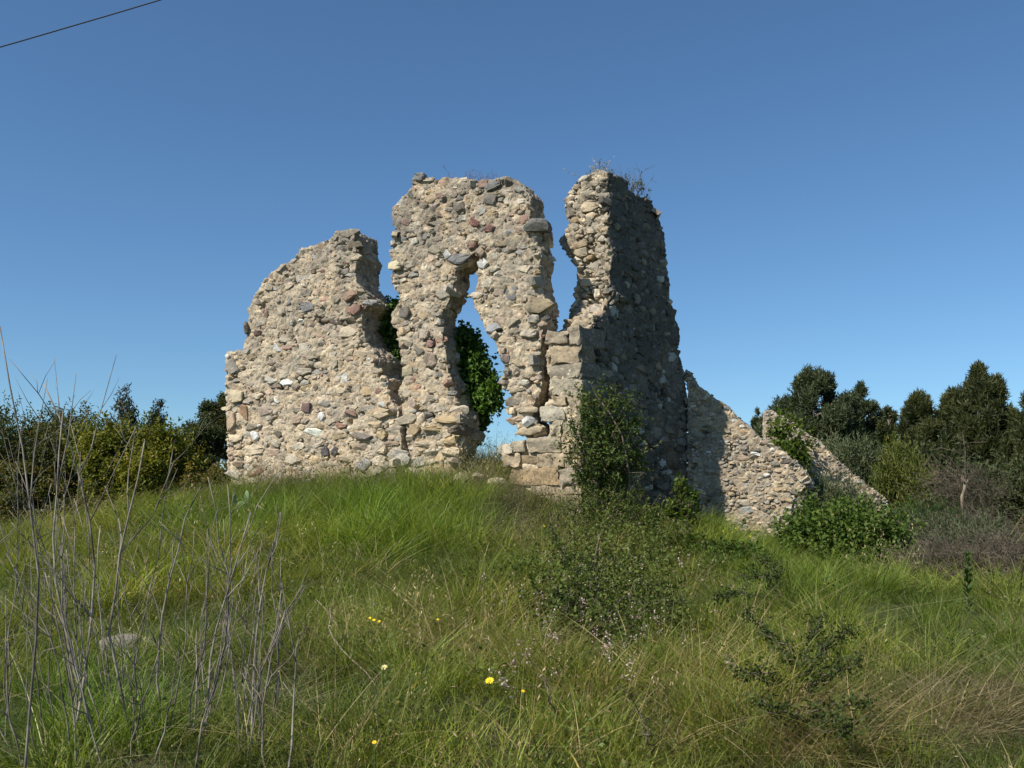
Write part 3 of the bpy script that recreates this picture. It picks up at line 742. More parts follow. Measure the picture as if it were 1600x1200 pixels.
def shrub(name, part, label, cat, base, lumps, seed, n_twig, per, leaf, twig_len, mat, bark, group=None, upw=0.45, spread=0.8, tint0=0.4, shell=0.5, droop=0.0, stems=8, stem_r=0.03, aspect=0.45, zmin=None, sprigs=0):
    """a leafy plant: woody limbs from its base into each lump, twigs in the lumps' outer shell, leaves along every twig"""
    r = np.random.default_rng(seed)
    root = thing(name, label, cat, base, group)
    vol = np.array([np.prod(s) ** 0.67 for _, s in lumps]); li = r.choice(len(lumps), n_twig, p=vol / vol.sum())
    C = np.array([c for c, _ in lumps])[li]; S = np.array([s for _, s in lumps])[li]
    d = unit(r, n_twig); q = shell + (1.12 - shell) * r.random(n_twig) ** 0.6
    tip = C + d * S * q[:, None]
    td = nrm(nrm(d) * 0.7 + np.array([0, 0, upw]) + r.normal(size=(n_twig, 3)) * 0.35)
    tl = twig_len * r.uniform(0.6, 1.3, n_twig)
    lump_t = r.normal(size=len(lumps)) * 0.10
    if sprigs:
        m = r.random(n_twig) < sprigs; m &= d[:, 2] > 0.2
        tip = tip + m[:, None] * td * tl[:, None] * 0.9
    k = np.tile(np.arange(per), n_twig); ti = np.repeat(np.arange(n_twig), per)
    u = (k + r.random(len(k))) / per
    P = tip[ti] - td[ti] * (tl[ti] * (1 - u))[:, None]
    az = k * 2.4 + r.random(len(k)) * 1.2
    a = nrm(np.cross(td, np.array([0.31, 0.22, 0.9])))[ti]; b = np.cross(td[ti], a)
    out = np.cos(az)[:, None] * a + np.sin(az)[:, None] * b
    Dr = nrm(out * spread + td[ti] * 0.6 + r.normal(size=P.shape) * 0.25 - np.array([0, 0, droop]))
    Nr = nrm(np.array([0, 0, 0.7]) + d[ti] * 0.5 + r.normal(size=P.shape) * 0.5)
    tint = tint0 + lump_t[li][ti] + r.normal(size=len(ti)) * 0.13 + 0.16 * (u - 0.5) + (r.normal(size=n_twig) * 0.10)[ti]
    keep = np.ones(len(P), bool)
    if zmin is not None: keep = P[:, 2] > zmin
    keep &= P[:, 2] > ground_z(P[:, 0], P[:, 1]) - 0.02
    leaves(part, P[keep], Dr[keep], Nr[keep], leaf * r.uniform(0.65, 1.25, keep.sum()), leaf * aspect * r.uniform(0.8, 1.2, keep.sum()), tint[keep], mat, root)
    g = Geo()
    B = np.array(base)
    for (c, s) in lumps[:stems] if stems < len(lumps) else lumps:
        b0 = B + np.array([r.normal() * 0.08, r.normal() * 0.08, -0.1]); e = c + s * np.array([0, 0, 0.4])
        m1 = b0 * 0.6 + e * 0.4 + r.normal(size=3) * 0.1 * np.linalg.norm(e - b0) + np.array([0, 0, 0.08 * np.linalg.norm(e - b0)])
        tt = np.linspace(0, 1, 7)[:, None]
        pts = (1 - tt) ** 2 * b0 + 2 * tt * (1 - tt) * m1 + tt ** 2 * e + r.normal(size=(7, 3)) * 0.015
        tube(g, pts, np.linspace(stem_r, stem_r * 0.3, 7), 5)
    sel = r.choice(n_twig, min(n_twig, 160), replace=False)
    for q in sel:
        p1 = tip[q]; p0 = tip[q] - td[q] * tl[q] * 1.1; pm = p0 * 0.55 + C[q] * 0.45
        tube(g, [pm, p0, p1], [stem_r * 0.3, stem_r * 0.2, stem_r * 0.08], 3)
    w = obj('branches', g.mesh('branches', bark), root); w['kind'] = 'stuff'
    return root

BARK = wood_material('bark', (0.10, 0.075, 0.055), (0.19, 0.15, 0.115))
BARK_GREY = wood_material('grey_bark', (0.17, 0.15, 0.13), (0.30, 0.27, 0.235))
DRYWOOD = wood_material('dry_stalk', (0.06, 0.048, 0.038), (0.33, 0.285, 0.225), 7)
PALEWOOD = wood_material('pale_dry_wood', (0.16, 0.125, 0.085), (0.28, 0.225, 0.16), 20)
OAK = leaf_material('holm_oak_leaf', (0.030, 0.042, 0.012), (0.095, 0.105, 0.020), (0.20, 0.12, 0.03))
OLIVE = leaf_material('olive_green_leaf', (0.05, 0.07, 0.010), (0.19, 0.20, 0.020), (0.28, 0.20, 0.03))
DARK = leaf_material('dark_leaf', (0.022, 0.034, 0.014), (0.065, 0.085, 0.026), (0.11, 0.09, 0.035))
HERB = leaf_material('herb_leaf', (0.03, 0.065, 0.012), (0.085, 0.15, 0.03), None)
BRAMBLE = leaf_material('bramble_leaf', (0.028, 0.055, 0.012), (0.10, 0.155, 0.028), (0.17, 0.19, 0.05), spec=.15)
VINE = leaf_material('vine_leaf', (0.05, 0.085, 0.012), (0.14, 0.20, 0.03), None, trans=0.45)
IVY = leaf_material('ivy_leaf', (0.025, 0.055, 0.010), (0.075, 0.15, 0.02), (0.12, 0.2, 0.03))
LENT = leaf_material('evergreen_shrub_leaf', (0.035, 0.055, 0.012), (0.10, 0.145, 0.028), (0.17, 0.15, 0.05))
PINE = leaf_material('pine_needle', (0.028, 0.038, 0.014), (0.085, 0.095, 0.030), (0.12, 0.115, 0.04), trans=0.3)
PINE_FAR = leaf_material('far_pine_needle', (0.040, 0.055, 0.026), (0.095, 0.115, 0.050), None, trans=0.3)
SAGE = leaf_material('grey_green_leaf', (0.055, 0.075, 0.035), (0.13, 0.155, 0.075), (0.2, 0.2, 0.1))
SPIKE = leaf_material('yellow_green_spray', (0.05, 0.07, 0.012), (0.13, 0.155, 0.025), (0.22, 0.2, 0.05))
PINKLEAF = leaf_material('mint_leaf', (0.035, 0.055, 0.013), (0.13, 0.165, 0.038), (0.23, 0.20, 0.09), spec=.12)

def Yg(px, py):
    """distance at which the ray through a photo pixel meets the ground"""
    Y = np.arange(2.5, 30, .03); d = ray(px, py); z = EYE + d.z * Y / d.y
    h = np.nonzero(z < ground_z(d.x * Y / d.y, Y))[0]
    return float(Y[h[0]]) if len(h) else 16.0
def px_r(n, Y): return n * Y / FPX
# --- shrubs left of the ruin
def left_shrub(label, px, py_top, py_bot, wpx, Y, seed, mat, n, n_twig, leaf, part_bark=BARK, nl=26, **k):
    c = at(px, (py_top + py_bot) / 2, Y); R = (px_r(wpx / 2, Y), px_r(wpx / 2, Y) * 0.8, px_r((py_bot - py_top) / 2, Y))
    r = np.random.default_rng(seed); b = Vector((c.x, c.y, gz(c.x, c.y)))
    m = min(R)
    return shrub('shrub', 'crown', label, 'shrub', b, lobes(r, c, R, nl, (m * 0.22, m * 0.46)), seed, n_twig, n, leaf, leaf * 3.4, mat, part_bark, 'shrubs left of the ruin', stem_r=0.05, **k)
left_shrub('big dark rounded shrub at the far left edge behind the dry stalks', 60, 606, 870, 260, 22.5, 11, OAK, 9, 4600, 0.085, nl=34, sprigs=.3)
left_shrub('rusty tinged low shrub at the left edge below the dark rounded one', 10, 715, 868, 170, 18.5, 12, OAK, 9, 2200, 0.08, tint0=0.52)
left_shrub('large yellowish olive green shrub between the dry stalks and the ruin', 205, 640, 868, 210, 19.0, 13, OLIVE, 9, 4800, 0.085, tint0=0.45, nl=34, sprigs=.3)
left_shrub('dark shrub touching the left end of the ruin with a tall narrow top', 300, 634, 840, 150, 20.5, 14, DARK, 9, 2600, 0.07, tint0=0.5)
left_shrub('tall narrow dark bush just behind the left corner of the ruin', 338, 600, 800, 110, 21.5, 15, DARK, 9, 2200, 0.07, tint0=0.5, nl=26)
left_shrub('low rusty green shrub at the foot of the ruin left end', 328, 735, 832, 130, 17.4, 16, OAK, 9, 1500, 0.07, tint0=0.5, nl=20)
left_shrub('dark low shrub filling the gap under the olive green one', 120, 770, 880, 200, 17.6, 17, OAK, 9, 1700, 0.075, tint0=0.42, nl=18)
left_shrub('bright leafy herb clump in front of the dark shrubs', 272, 785, 868, 74, 14.0, 18, HERB, 8, 620, 0.07, tint0=0.5, nl=12)

# --- two small pointed saplings that stand above the left shrubs
def sapling(label, px, py_top, py_bot, wpx, Y, seed, mat, group=None):
    r = np.random.default_rng(seed); top = at(px, py_top, Y); c0 = at(px, py_bot, Y)
    b = Vector((c0.x, c0.y, gz(c0.x, c0.y))); H = top.z - c0.z; w = px_r(wpx / 2, Y)
    L = []
    for q in np.linspace(0, 1, 9):
        rad = w * (1 - q) + 0.05
        for _ in range(3 if q < .8 else 1):
            a = r.random() * 6.28
            L.append((np.array(c0) + np.array([math.cos(a) * rad * .7, math.sin(a) * rad * .7, q * H * 0.93]), np.array([1, 1, .7]) * (0.10 + rad * 0.32)))
    return shrub('sapling', 'crown', label, 'sapling', b, L, seed, 330, 8, 0.075, 0.26, mat, BARK, group, upw=.5, stems=30, stem_r=0.02)
sapling('small pointed sapling rising above the olive green shrub', 192, 596, 700, 62, 20.5, 21, DARK)
sapling('thin sapling tip leaning right beside the pointed sapling', 243, 622, 700, 30, 21.0, 22, DARK)

# --- pines on the right
def pine(label, px, py_top, py_bot, wpx, Y, seed, mat, n_lob, n_twig, trunk_dx=0, pointed=0.4, group='pines behind the ruin'):
    r = np.random.default_rng(seed); top = at(px, py_top, Y); c0 = at(px, py_bot, Y)
    zb = gz(c0.x, c0.y); b = Vector((c0.x + trunk_dx, c0.y, zb)); H = top.z - c0.z; w = px_r(wpx / 2, Y)
    n_lob = int(n_lob * 1.6); n_twig = int(n_twig * 2.1)
    root = thing('pine_tree', label, 'pine tree', b, group)
    g = Geo()
    zs = np.linspace(0, 1, 9); trunk = np.stack([b.x + (top.x - b.x) * zs + 0.12 * np.sin(zs * 7 + seed), b.y + 0.1 * np.cos(zs * 5), zb - 0.2 + (top.z - zb) * 0.96 * zs], 1)
    tube(g, trunk, np.linspace(0.022 * H + 0.06, 0.03, 9), 8)
    obj('trunk', g.mesh('trunk', BARK, True), root)
    L = []; g2 = Geo()
    for i in range(n_lob):
        q = r.random() ** 1.15; a = r.random() * 6.28
        rad = w * ((1 - q) ** pointed * 0.95 if q > 0.35 else (0.72 + 0.8 * q * 0.85)) * (0.35 + 0.65 * r.random() ** 0.5)
        z = c0.z + H * (0.04 + 0.92 * q)
        f = (z - zb) / (top.z - zb); tx = np.interp(f, zs, trunk[:, 0]); ty = np.interp(f, zs, trunk[:, 1])
        p = np.array([tx + math.cos(a) * rad, ty + math.sin(a) * rad, z]); s = (w * 0.17 + 0.10 * H * 0.5) * r.uniform(0.75, 1.35) * (1 - 0.5 * q)
        L.append((p, np.array([s * .72, s * .72, s * 1.2])))
        z0 = max(zb + 0.2, z - rad * 0.5); f0 = (z0 - zb) / (top.z - zb)
        tube(g2, [(np.interp(f0, zs, trunk[:, 0]), np.interp(f0, zs, trunk[:, 1]), z0), ((p[0] + tx) / 2, (p[1] + ty) / 2, (z + z0) / 2 - 0.02 * rad), tuple(p)], [0.05, 0.035, 0.012], 4)
    bo = obj('branches', g2.mesh('branches', BARK), root); bo['kind'] = 'stuff'
    vol = np.array([s[0] ** 2 for _, s in L]); li = r.choice(n_lob, n_twig, p=vol / vol.sum())
    C = np.array([c for c, _ in L])[li]; S = np.array([s for _, s in L])[li]
    d = unit(r, n_twig); d[:, 2] = np.where(d[:, 2] < -0.3, -d[:, 2], d[:, 2])
    tip = C + d * S * (0.3 + 0.95 * r.random(n_twig) ** 0.9)[:, None]
    td = nrm(d * 0.6 + np.array([0, 0, 1.0]) + r.normal(size=(n_twig, 3)) * 0.25)
    per = 9; ti = np.repeat(np.arange(n_twig), per); k = np.tile(np.arange(per), n_twig)
    u = r.random(len(ti)); P = tip[ti] - td[ti] * (0.28 * (1 - u))[:, None]
    Dr = nrm(td[ti] * 0.75 + r.normal(size=P.shape) * 0.5)
    lt = r.normal(size=n_lob) * 0.14
    tint = 0.45 + lt[li][ti] + r.normal(size=len(ti)) * 0.12 + (r.normal(size=n_twig) * 0.1)[ti]
    leaves('crown', P, Dr, unit(r, len(P)), 0.20 * r.uniform(0.7, 1.3, len(P)), 0.038 * (Y / 36), tint, mat, root, 0.1)
    return root
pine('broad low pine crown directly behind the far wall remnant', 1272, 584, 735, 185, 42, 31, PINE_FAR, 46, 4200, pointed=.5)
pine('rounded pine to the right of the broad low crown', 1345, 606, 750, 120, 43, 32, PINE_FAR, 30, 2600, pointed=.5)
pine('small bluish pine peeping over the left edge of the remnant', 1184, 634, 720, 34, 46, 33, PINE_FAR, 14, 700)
pine('narrow pointed pine between the two dark groups', 1388, 638, 760, 64, 40, 34, PINE, 20, 1300)
pine('medium dark pine left of the tallest pine', 1440, 616, 790, 136, 34, 35, PINE, 40, 3800, pointed=.55)
pine('tallest dark pine at the right side', 1538, 572, 800, 150, 33, 36, PINE, 60, 6500, pointed=.55)
pine('dark pine cut by the right edge', 1612, 612, 810, 120, 31, 37, PINE, 40, 3600, pointed=.5)
pine('slim dark pine squeezed between the medium and the tallest pine', 1482, 600, 780, 84, 36, 38, PINE, 26, 2000, pointed=.7)

# --- ivy hanging on the back of the middle wall piece
def ivy():
    L = []
    r = np.random.default_rng(41)
    for px, py, Y, s in [(612, 490, 16.3, .26), (617, 525, 16.3, .30), (620, 565, 16.3, .28), (612, 600, 16.3, .26), (640, 520, 17, .4), (660, 560, 17, .5), (690, 560, 17, .5), (700, 620, 17, .5),
                         (722, 532, 15.6, .28), (733, 556, 15.6, .30), (746, 585, 15.5, .30), (758, 612, 15.4, .26), (770, 606, 15.3, .15), (768, 630, 15.3, .18), (735, 610, 15.7, .42), (728, 645, 15.6, .36), (745, 655, 15.5, .22), (720, 575, 16.8, .4), (735, 680, 16.3, .2)]:
        L.append((np.array(at(px, py, Y)), np.array([s, s, s])))
    b = Vector((-0.9, 17.0, gz(-0.9, 17.0)))
    return shrub('ivy', 'foliage', 'bright green ivy mass hanging behind the doorway gap', 'ivy', b, L, 42, 3600, 8, 0.078, 0.28, IVY, BARK, None, upw=-0.1, droop=.35, tint0=.5, aspect=.8, stems=19, stem_r=0.025)
ivy()

# --- shrub on the shaded wall and plants about the corner
def spots(label, name, cat, pts, seed, n_twig, per, leaf, mat, part='crown', bark=BARK, low=False, lift=0, ryk=1.15, **k):
    if low: pts = [(px, py - lift, Yg(px, py + ry * .8), rx, ry * ryk) for px, py, Y, rx, ry in pts]
    L = [(np.array(at(px, py, Y)), np.array([px_r(rx, Y), px_r(rx, Y) * 0.8, px_r(ry, Y)])) for px, py, Y, rx, ry in pts]
    c = at(pts[0][0], pts[0][1], pts[0][2]); b = Vector((c.x, c.y, gz(c.x, c.y)))
    return shrub(name, part, label, cat, b, L, seed, n_twig, per, leaf, k.pop('twig_len', leaf * 3.2), mat, bark, **k)
spots('evergreen shrub climbing the shaded corner wall', 'shrub', 'shrub', [(945, 740, 13.7, 46, 40), (935, 660, 13.7, 34, 34), (965, 655, 13.9, 26, 40), (915, 640, 13.6, 16, 28), (950, 700, 13.6, 46, 36), (985, 690, 14.0, 15, 34), (905, 690, 13.5, 20, 28), (930, 625, 13.7, 18, 16), (958, 622, 13.8, 8, 20), (975, 735, 13.9, 24, 30), (915, 735, 13.4, 26, 28), (888, 712, 13.3, 14, 18), (1000, 722, 14.0, 16, 26), (992, 652, 14.0, 10, 20), (899, 668, 13.4, 10, 16)],
      51, 760, 9, 0.060, LENT, tint0=.45, sprigs=.65, shell=.2, stem_r=.022, twig_len=.28)
spots('tangled low brushwood at the foot of the shaded wall', 'shrub', 'shrub', [(950, 800, 13.2, 50, 34), (900, 800, 13.1, 30, 22), (1000, 808, 13.3, 40, 26), (935, 775, 13.3, 34, 26), (975, 785, 13.4, 40, 28), (1030, 822, 13.3, 34, 18), (890, 822, 12.8, 30, 16)],
      52, 800, 7, 0.050, PINKLEAF, low=True, tint0=.42, sprigs=.5, stem_r=.02)
spots('young sapling with pale round leaves before the shaded wall', 'sapling', 'sapling', [(1070, 800, 13.0, 20, 30), (1068, 765, 13.0, 12, 16), (1086, 775, 13.0, 8, 12), (1050, 790, 13.0, 12, 14), (1062, 750, 13.0, 8, 10)],
      53, 120, 6, 0.065, VINE, tint0=.4, aspect=.7, stem_r=.015)
spots('dense dark green bramble at the end of the low sunlit wall', 'bramble', 'bramble', [(1320, 858, 12.2, 70, 42), (1268, 846, 12.3, 40, 34), (1250, 860, 12.3, 34, 34), (1380, 860, 12.2, 50, 44), (1300, 820, 12.6, 42, 26), (1345, 832, 12.5, 40, 30), (1330, 880, 11.9, 60, 30), (1410, 885, 12.0, 30, 26), (1258, 815, 12.8, 20, 20), (1392, 850, 12.4, 30, 26), (1280, 880, 12.0, 40, 24)],
      54, 3600, 8, 0.058, BRAMBLE, tint0=.45, aspect=.7, shell=.3, sprigs=.4, twig_len=.28, stem_r=.02)
spots('low bramble patch on the slope in front of the sunlit wall', 'bramble', 'bramble', [(1155, 880, 11.2, 55, 24), (1110, 872, 11.6, 40, 20), (1195, 905, 10.8, 32, 26), (1130, 900, 10.8, 50, 20), (1080, 860, 12.2, 36, 18)],
      55, 1500, 7, 0.052, BRAMBLE, low=True, lift=6, tint0=.35, aspect=.65, stem_r=.012)
spots('bright vine leaves trailing over the far wall remnant', 'vine', 'vine', [(1230, 690, 20.3, 22, 24), (1215, 670, 20.4, 14, 14), (1245, 712, 20.2, 18, 22), (1255, 735, 20.0, 14, 16), (1228, 725, 20.0, 16, 18)],
      56, 230, 6, 0.095, VINE, 'foliage', tint0=.4, sprigs=.6, aspect=.85, stem_r=.015)
def wisps(label, pts, seed, n, mat, leaf, spread=.25, tint0=.5, name='bush', cat='bush', up=1.2, group=None, per=12, tl=0.7):
    return spots(label, name, cat, pts, seed, n, per, leaf, mat, twig_len=tl, upw=up, spread=spread, tint0=tint0, aspect=.16, shell=.2, stem_r=.015, group=group)
wisps('wispy grey green fennel in front of the far wall remnant', [(1300, 770, 17.5, 50, 40), (1340, 785, 17.3, 40, 34), (1275, 755, 17.8, 26, 30)], 57, 420, SAGE, .11, name='fennel', cat='fennel')
wisps('tall yellow green bush with upright sprays beside the remnant', [(1415, 740, 22, 34, 60), (1395, 720, 22.5, 20, 46), (1440, 760, 21.5, 34, 46), (1380, 750, 22, 24, 44)], 58, 750, SPIKE, .13, name='broom_bush', cat='bush')
wisps('grey green bush behind the remnant below the broad pine', [(1335, 715, 25, 46, 40), (1375, 730, 25, 34, 40), (1300, 700, 26, 30, 26)], 59, 700, SAGE, .14, tint0=.4)
wisps('green bush left of the dry twig heap', [(1450, 800, 19, 50, 30), (1420, 810, 18.5, 34, 24), (1480, 815, 18.5, 34, 20)], 60, 560, HERB, .11, tint0=.35)
spots('dark bush under the tallest pine at the right edge', 'shrub', 'shrub', [(1575, 790, 21, 50, 40), (1610, 770, 21, 50, 60), (1560, 760, 22, 30, 30)], 61, 1100, 8, 0.085, DARK, tint0=.5)
wisps('rusty tan grass bush at the right edge', [(1590, 835, 16, 34, 22), (1565, 850, 15.5, 30, 16), (1620, 850, 15.5, 40, 22)], 62, 320, leaf_material('rusty_leaf', (.10, .065, .015), (.22, .15, .035)), .10)

left = [('dark undergrowth below the medium pine at the right', 1440, 700, 830, 120, 28, 63), ('dark undergrowth below the tallest pine at the right', 1530, 740, 835, 130, 27, 64), ('dark undergrowth at the right edge below the cut pine', 1610, 740, 835, 120, 26, 65), ('dark undergrowth behind the far wall remnant', 1340, 730, 830, 150, 32, 66)]
for lab, px, y0, y1, wpx, Y, sd in left:
    c_ = at(px, (y0 + y1) / 2, Y); R_ = (px_r(wpx / 2, Y), 1.2, px_r((y1 - y0) / 2, Y))
    shrub('shrub', 'crown', lab, 'shrub', Vector((c_.x, c_.y, gz(c_.x, c_.y))), lobes(np.random.default_rng(sd), c_, R_, 22, (.5, .9)), sd, 1500, 8, .12, .4, DARK, BARK, 'undergrowth below the pines', tint0=.45)
# --- dry brushwood: a tangle of bare twigs
def brushwood(label, pts, seed, n, mat, rad=0.006, leafy=0, up=.5, ln=(0.4, 0.9), group=None):
    r = np.random.default_rng(seed); c = at(*pts[0][:3]); root = thing('dry_bush', label, 'dry bush', Vector((c.x, c.y, gz(c.x, c.y))), group)
    g = Geo()
    L = [(np.array(at(px, py, Y)), np.array([px_r(rx, Y), px_r(rx, Y), px_r(ry, Y)])) for px, py, Y, rx, ry in pts]
    w = np.array([s[0] * s[2] for _, s in L]); w /= w.sum()
    for _ in range(n):
        c, s = L[r.choice(len(L), p=w)]
        d = unit(r, 1)[0]; p = c + d * s * r.random() ** 0.4
        p[2] = max(p[2], gz(p[0], p[1]) + 0.02)
        t = nrm(r.normal(size=3) * np.array([1, 1, .6]) + np.array([0, 0, up])); l = r.uniform(*ln)
        pts_ = [p + t * l * q + r.normal(size=3) * 0.035 * (q > 0) + np.array([0, 0, -0.12 * l * q * q]) for q in np.linspace(0, 1, 5)]
        tube(g, pts_, np.linspace(rad, rad * .35, 5), 3)
        for q in range(r.integers(1, 4)):
            i = r.integers(1, 4); t2 = nrm(t + r.normal(size=3) * .7)
            tube(g, [pts_[i], pts_[i] + t2 * l * .2 + r.normal(size=3) * .015, pts_[i] + t2 * l * .42], [rad * .55, rad * .4, rad * .2], 3)
    o = obj('twigs', g.mesh('twigs', mat), root); o['kind'] = 'stuff'
    return root
TWIG = wood_material('grey_twig', (0.045, 0.036, 0.026), (0.19, 0.155, 0.11), 5)
brushwood('purplish grey dry brush at the right below the pines', [(1500, 890, 10.7, 80, 30), (1560, 900, 10.6, 70, 36), (1460, 885, 11.0, 46, 28), (1600, 875, 10.8, 60, 38), (1425, 905, 10.6, 30, 20), (1530, 925, 10.2, 70, 18), (1610, 915, 10.2, 60, 24)], 71, 1500, TWIG, .0045, ln=(.2, .55), up=.3)
brushwood('pale heap of dead branches under the tallest pine', [(1505, 760, 19.5, 38, 26), (1480, 775, 19.5, 26, 18), (1535, 780, 19.2, 30, 22)], 72, 260, TWIG, .006, ln=(.4, .9))
brushwood('mixed grey and green scrub between brush and pine', [(1500, 830, 15.5, 70, 24), (1440, 835, 15, 40, 24), (1550, 830, 16, 40, 20)], 73, 300, TWIG, .005, ln=(.3, .6))
wisps('pale green scrub weeds growing through the grey brush', [(1500, 830, 12.6, 90, 34), (1430, 855, 12.2, 40, 26), (1570, 850, 13, 60, 28), (1480, 870, 11.2, 60, 18)], 74, 800, SAGE, .08, tint0=.35, tl=.35, up=.7)

# --- broken trunk
def broken_trunk():
    r = np.random.default_rng(3); b = at(1503, 776, 18.8); root = thing('broken_trunk', 'snapped dead trunk with pale wood inside the branch heap', 'dead tree', (b.x, b.y, b.z - .5))
    t = at(1508, 752, 18.8); g = Geo()
    p = [np.array(b) - np.array([0, 0, .3]), np.array(b), (np.array(b) + np.array(t)) / 2 + np.array([.02, 0, 0]), np.array(t)]
    tube(g, p, [.034, .029, .026, .031], 8); obj('trunk', g.mesh('trunk', PALEWOOD, True), root)
    g = Geo()
    for i in range(5):
        a = i * 1.3; q = np.array(t) + np.array([math.cos(a) * .045, math.sin(a) * .045, -.03])
        tube(g, [q, q + np.array([math.cos(a) * .01, 0, r.uniform(.05, .16)])], [.022, .003], 4)
    o = obj('splinters', g.mesh('splinters', PALEWOOD), root); o['kind'] = 'stuff'
    g = Geo(); q = at(1508, 735, 21.5); e = at(1504, 674, 21.5)
    root2 = thing('dead_sapling', 'thin pale dead stem standing above the branch heap', 'dead tree', (q.x, q.y, gz(q.x, q.y)))
    tube(g, [(q.x, q.y, gz(q.x, q.y) - .1), tuple(q), tuple((q + e) / 2 + Vector((.03, 0, 0))), tuple(e)], [.014, .013, .010, .005], 6)
    obj('trunk', g.mesh('trunk', TWIG), root2)
    g = Geo()
    for i in range(9):
        s = q.lerp(e, r.random()); tube(g, [tuple(s), tuple(s + Vector((r.normal() * .25, r.normal() * .2, .12))), tuple(s + Vector((r.normal() * .4, r.normal() * .3, .1)))], [.008, .006, .002], 3)
    o = obj('twigs', g.mesh('twigs', TWIG), root2); o['kind'] = 'stuff'
broken_trunk()
# ------------------------------------------------------------------ grass and weeds
def inside_walls(x, y):
    out = np.zeros(len(x), bool)
    for P, a, n, u0, u1, T in ((CORNER, FD, FN, -0.02, 7.0, 0.8), (CORNER, SD, SN, -0.02, 2.8, 0.75), (P3, WD, WN, -0.1, 1.95, 0.66), (P4, RD, RN, 0, 2.7, 0.66)):
        dx, dy = x - P.x, y - P.y
        u = dx * a.x + dy * a.y; d = -(dx * n.x + dy * n.y)
        k = (u > u0) & (u < u1) & (d > -0.03) & (d < T)
        if P is CORNER and a is FD: k &= ~((u > 1.05) & (u < 1.8))
        out |= k
    return out
def blades(g, r, n, rad, h, w, lean, droop, segs=3, t0=0.5, tv=0.2, heads=0):
    """a clump of tapering curved grass blades, optional seed heads"""
    a = r.random(n) * 6.283; q = rad * np.sqrt(r.random(n))
    b = np.stack([np.cos(a) * q, np.sin(a) * q, np.zeros(n)], 1)
    az = a + r.normal(size=n) * 1.1; hh = h * r.uniform(0.55, 1.15, n) * (1 - 0.25 * q / rad); ln = np.abs(r.normal(size=n)) * lean + 0.05; dr = droop * r.uniform(0.3, 1.5, n)
    o = np.stack([np.cos(az), np.sin(az), np.zeros(n)], 1); s = np.stack([-np.sin(az), np.cos(az), np.zeros(n)], 1)
    tw = r.normal(size=n) * 0.9; s = s * np.cos(tw)[:, None] + o * np.sin(tw)[:, None]
    ww = w * r.uniform(0.7, 1.3, n)
    tint = np.clip(t0 + r.normal(size=n) * tv, 0, 1)
    rows = []
    for i in range(segs + 1):
        u = i / segs
        c = b + o * (hh * (ln * u + dr * u * u))[:, None]; c[:, 2] = hh * (u - 0.35 * dr * u * u) - 0.02
        wd = ww * (1 - u) ** 0.6 * 0.5
        rows += ([c - s * wd[:, None], c + s * wd[:, None]] if i < segs else [c])
    k = len(rows); v = np.stack(rows, 1).reshape(-1, 3); base = np.arange(n)[:, None] * k
    f = []
    for i in range(segs - 1):
        f += [base + np.array([[2 * i, 2 * i + 1, 2 * i + 3]]), base + np.array([[2 * i, 2 * i + 3, 2 * i + 2]])]
    f.append(base + np.array([[2 * segs - 2, 2 * segs - 1, 2 * segs]]))
    g.add(v, np.concatenate(f), np.repeat(tint, k))
    return rows[-1], tint
def head_quads(g, tips, r, L, W, per, hang, t):
    n = len(tips) * per; P = np.repeat(tips, per, 0) + r.normal(size=(n, 3)) * np.array([.012, .012, .03]) - np.array([0, 0, .02])
    d = nrm(r.normal(size=(n, 3)) * 0.5 + np.array([0, 0, -hang])); s = nrm(np.cross(d, unit(r, n)))
    l = L * r.uniform(.6, 1.2, n)[:, None]; w = W * r.uniform(.7, 1.2, n)[:, None]
    v = np.stack([P, P + d * l * .5 + s * w * .5, P + d * l, P + d * l * .5 - s * w * .5], 1).reshape(-1, 3); i = np.arange(n)[:, None] * 4
    g.add(v, np.concatenate([i + np.array([[0, 1, 2]]), i + np.array([[0, 2, 3]])]), np.repeat(np.clip(t + r.normal(size=n) * .12, 0, 1), 4))
GRASS = leaf_material('grass_blade', (0.058, 0.088, 0.014), (0.185, 0.240, 0.042), (0.33, 0.30, 0.13), inst=True, trans=0.4, rough=0.5)
DRYG = leaf_material('dry_grass', (0.11, 0.095, 0.045), (0.30, 0.25, 0.145), (0.46, 0.40, 0.27), inst=True, trans=0.3)
FEATHER = leaf_material('feathery_grass', (0.10, 0.09, 0.05), (0.25, 0.205, 0.14), None, inst=True, trans=0.3)
WEED = leaf_material('weed_leaf', (0.03, 0.055, 0.012), (0.09, 0.13, 0.03), (0.14, 0.13, 0.05), inst=True)
clumps = bpy.data.collections.new('grass clumps')          # sources for the scatter only, never linked to the scene
KIND = []
def clump(kind, fn, mat):
    g = Geo(); fn(g, np.random.default_rng(500 + len(KIND)))
    o = bpy.data.objects.new('grass_clump_%02d' % len(KIND), g.mesh('grass_clump', mat)); clumps.objects.link(o); KIND.append(kind)
for i in range(5): clump('mid', lambda g, r: blades(g, r, 46, .15, .24, .0055, .35, .45, t0=.45, tv=.24), GRASS)
for i in range(3): clump('lush', lambda g, r: blades(g, r, 60, .14, .40, .0050, .28, .55, segs=4, t0=.42, tv=.18), GRASS)
for i in range(2): clump('broad', lambda g, r: blades(g, r, 26, .10, .42, .0095, .3, .9, segs=5, t0=.5, tv=.2), GRASS)
def _dry(g, r):
    tips, t = blades(g, r, 26, .15, .30, .0042, .4, .5, t0=.45, tv=.25); head_quads(g, tips[:4], r, .028, .006, 3, .4, .6)
for i in range(3): clump('dry', _dry, DRYG)
def _oat(g, r):
    tips, t = blades(g, r, 9, .14, .52, .0035, .15, .25, segs=4, t0=.6, tv=.15); head_quads(g, tips, r, .026, .006, 6, 1.0, .75)
for i in range(2): clump('oat', _oat, DRYG)
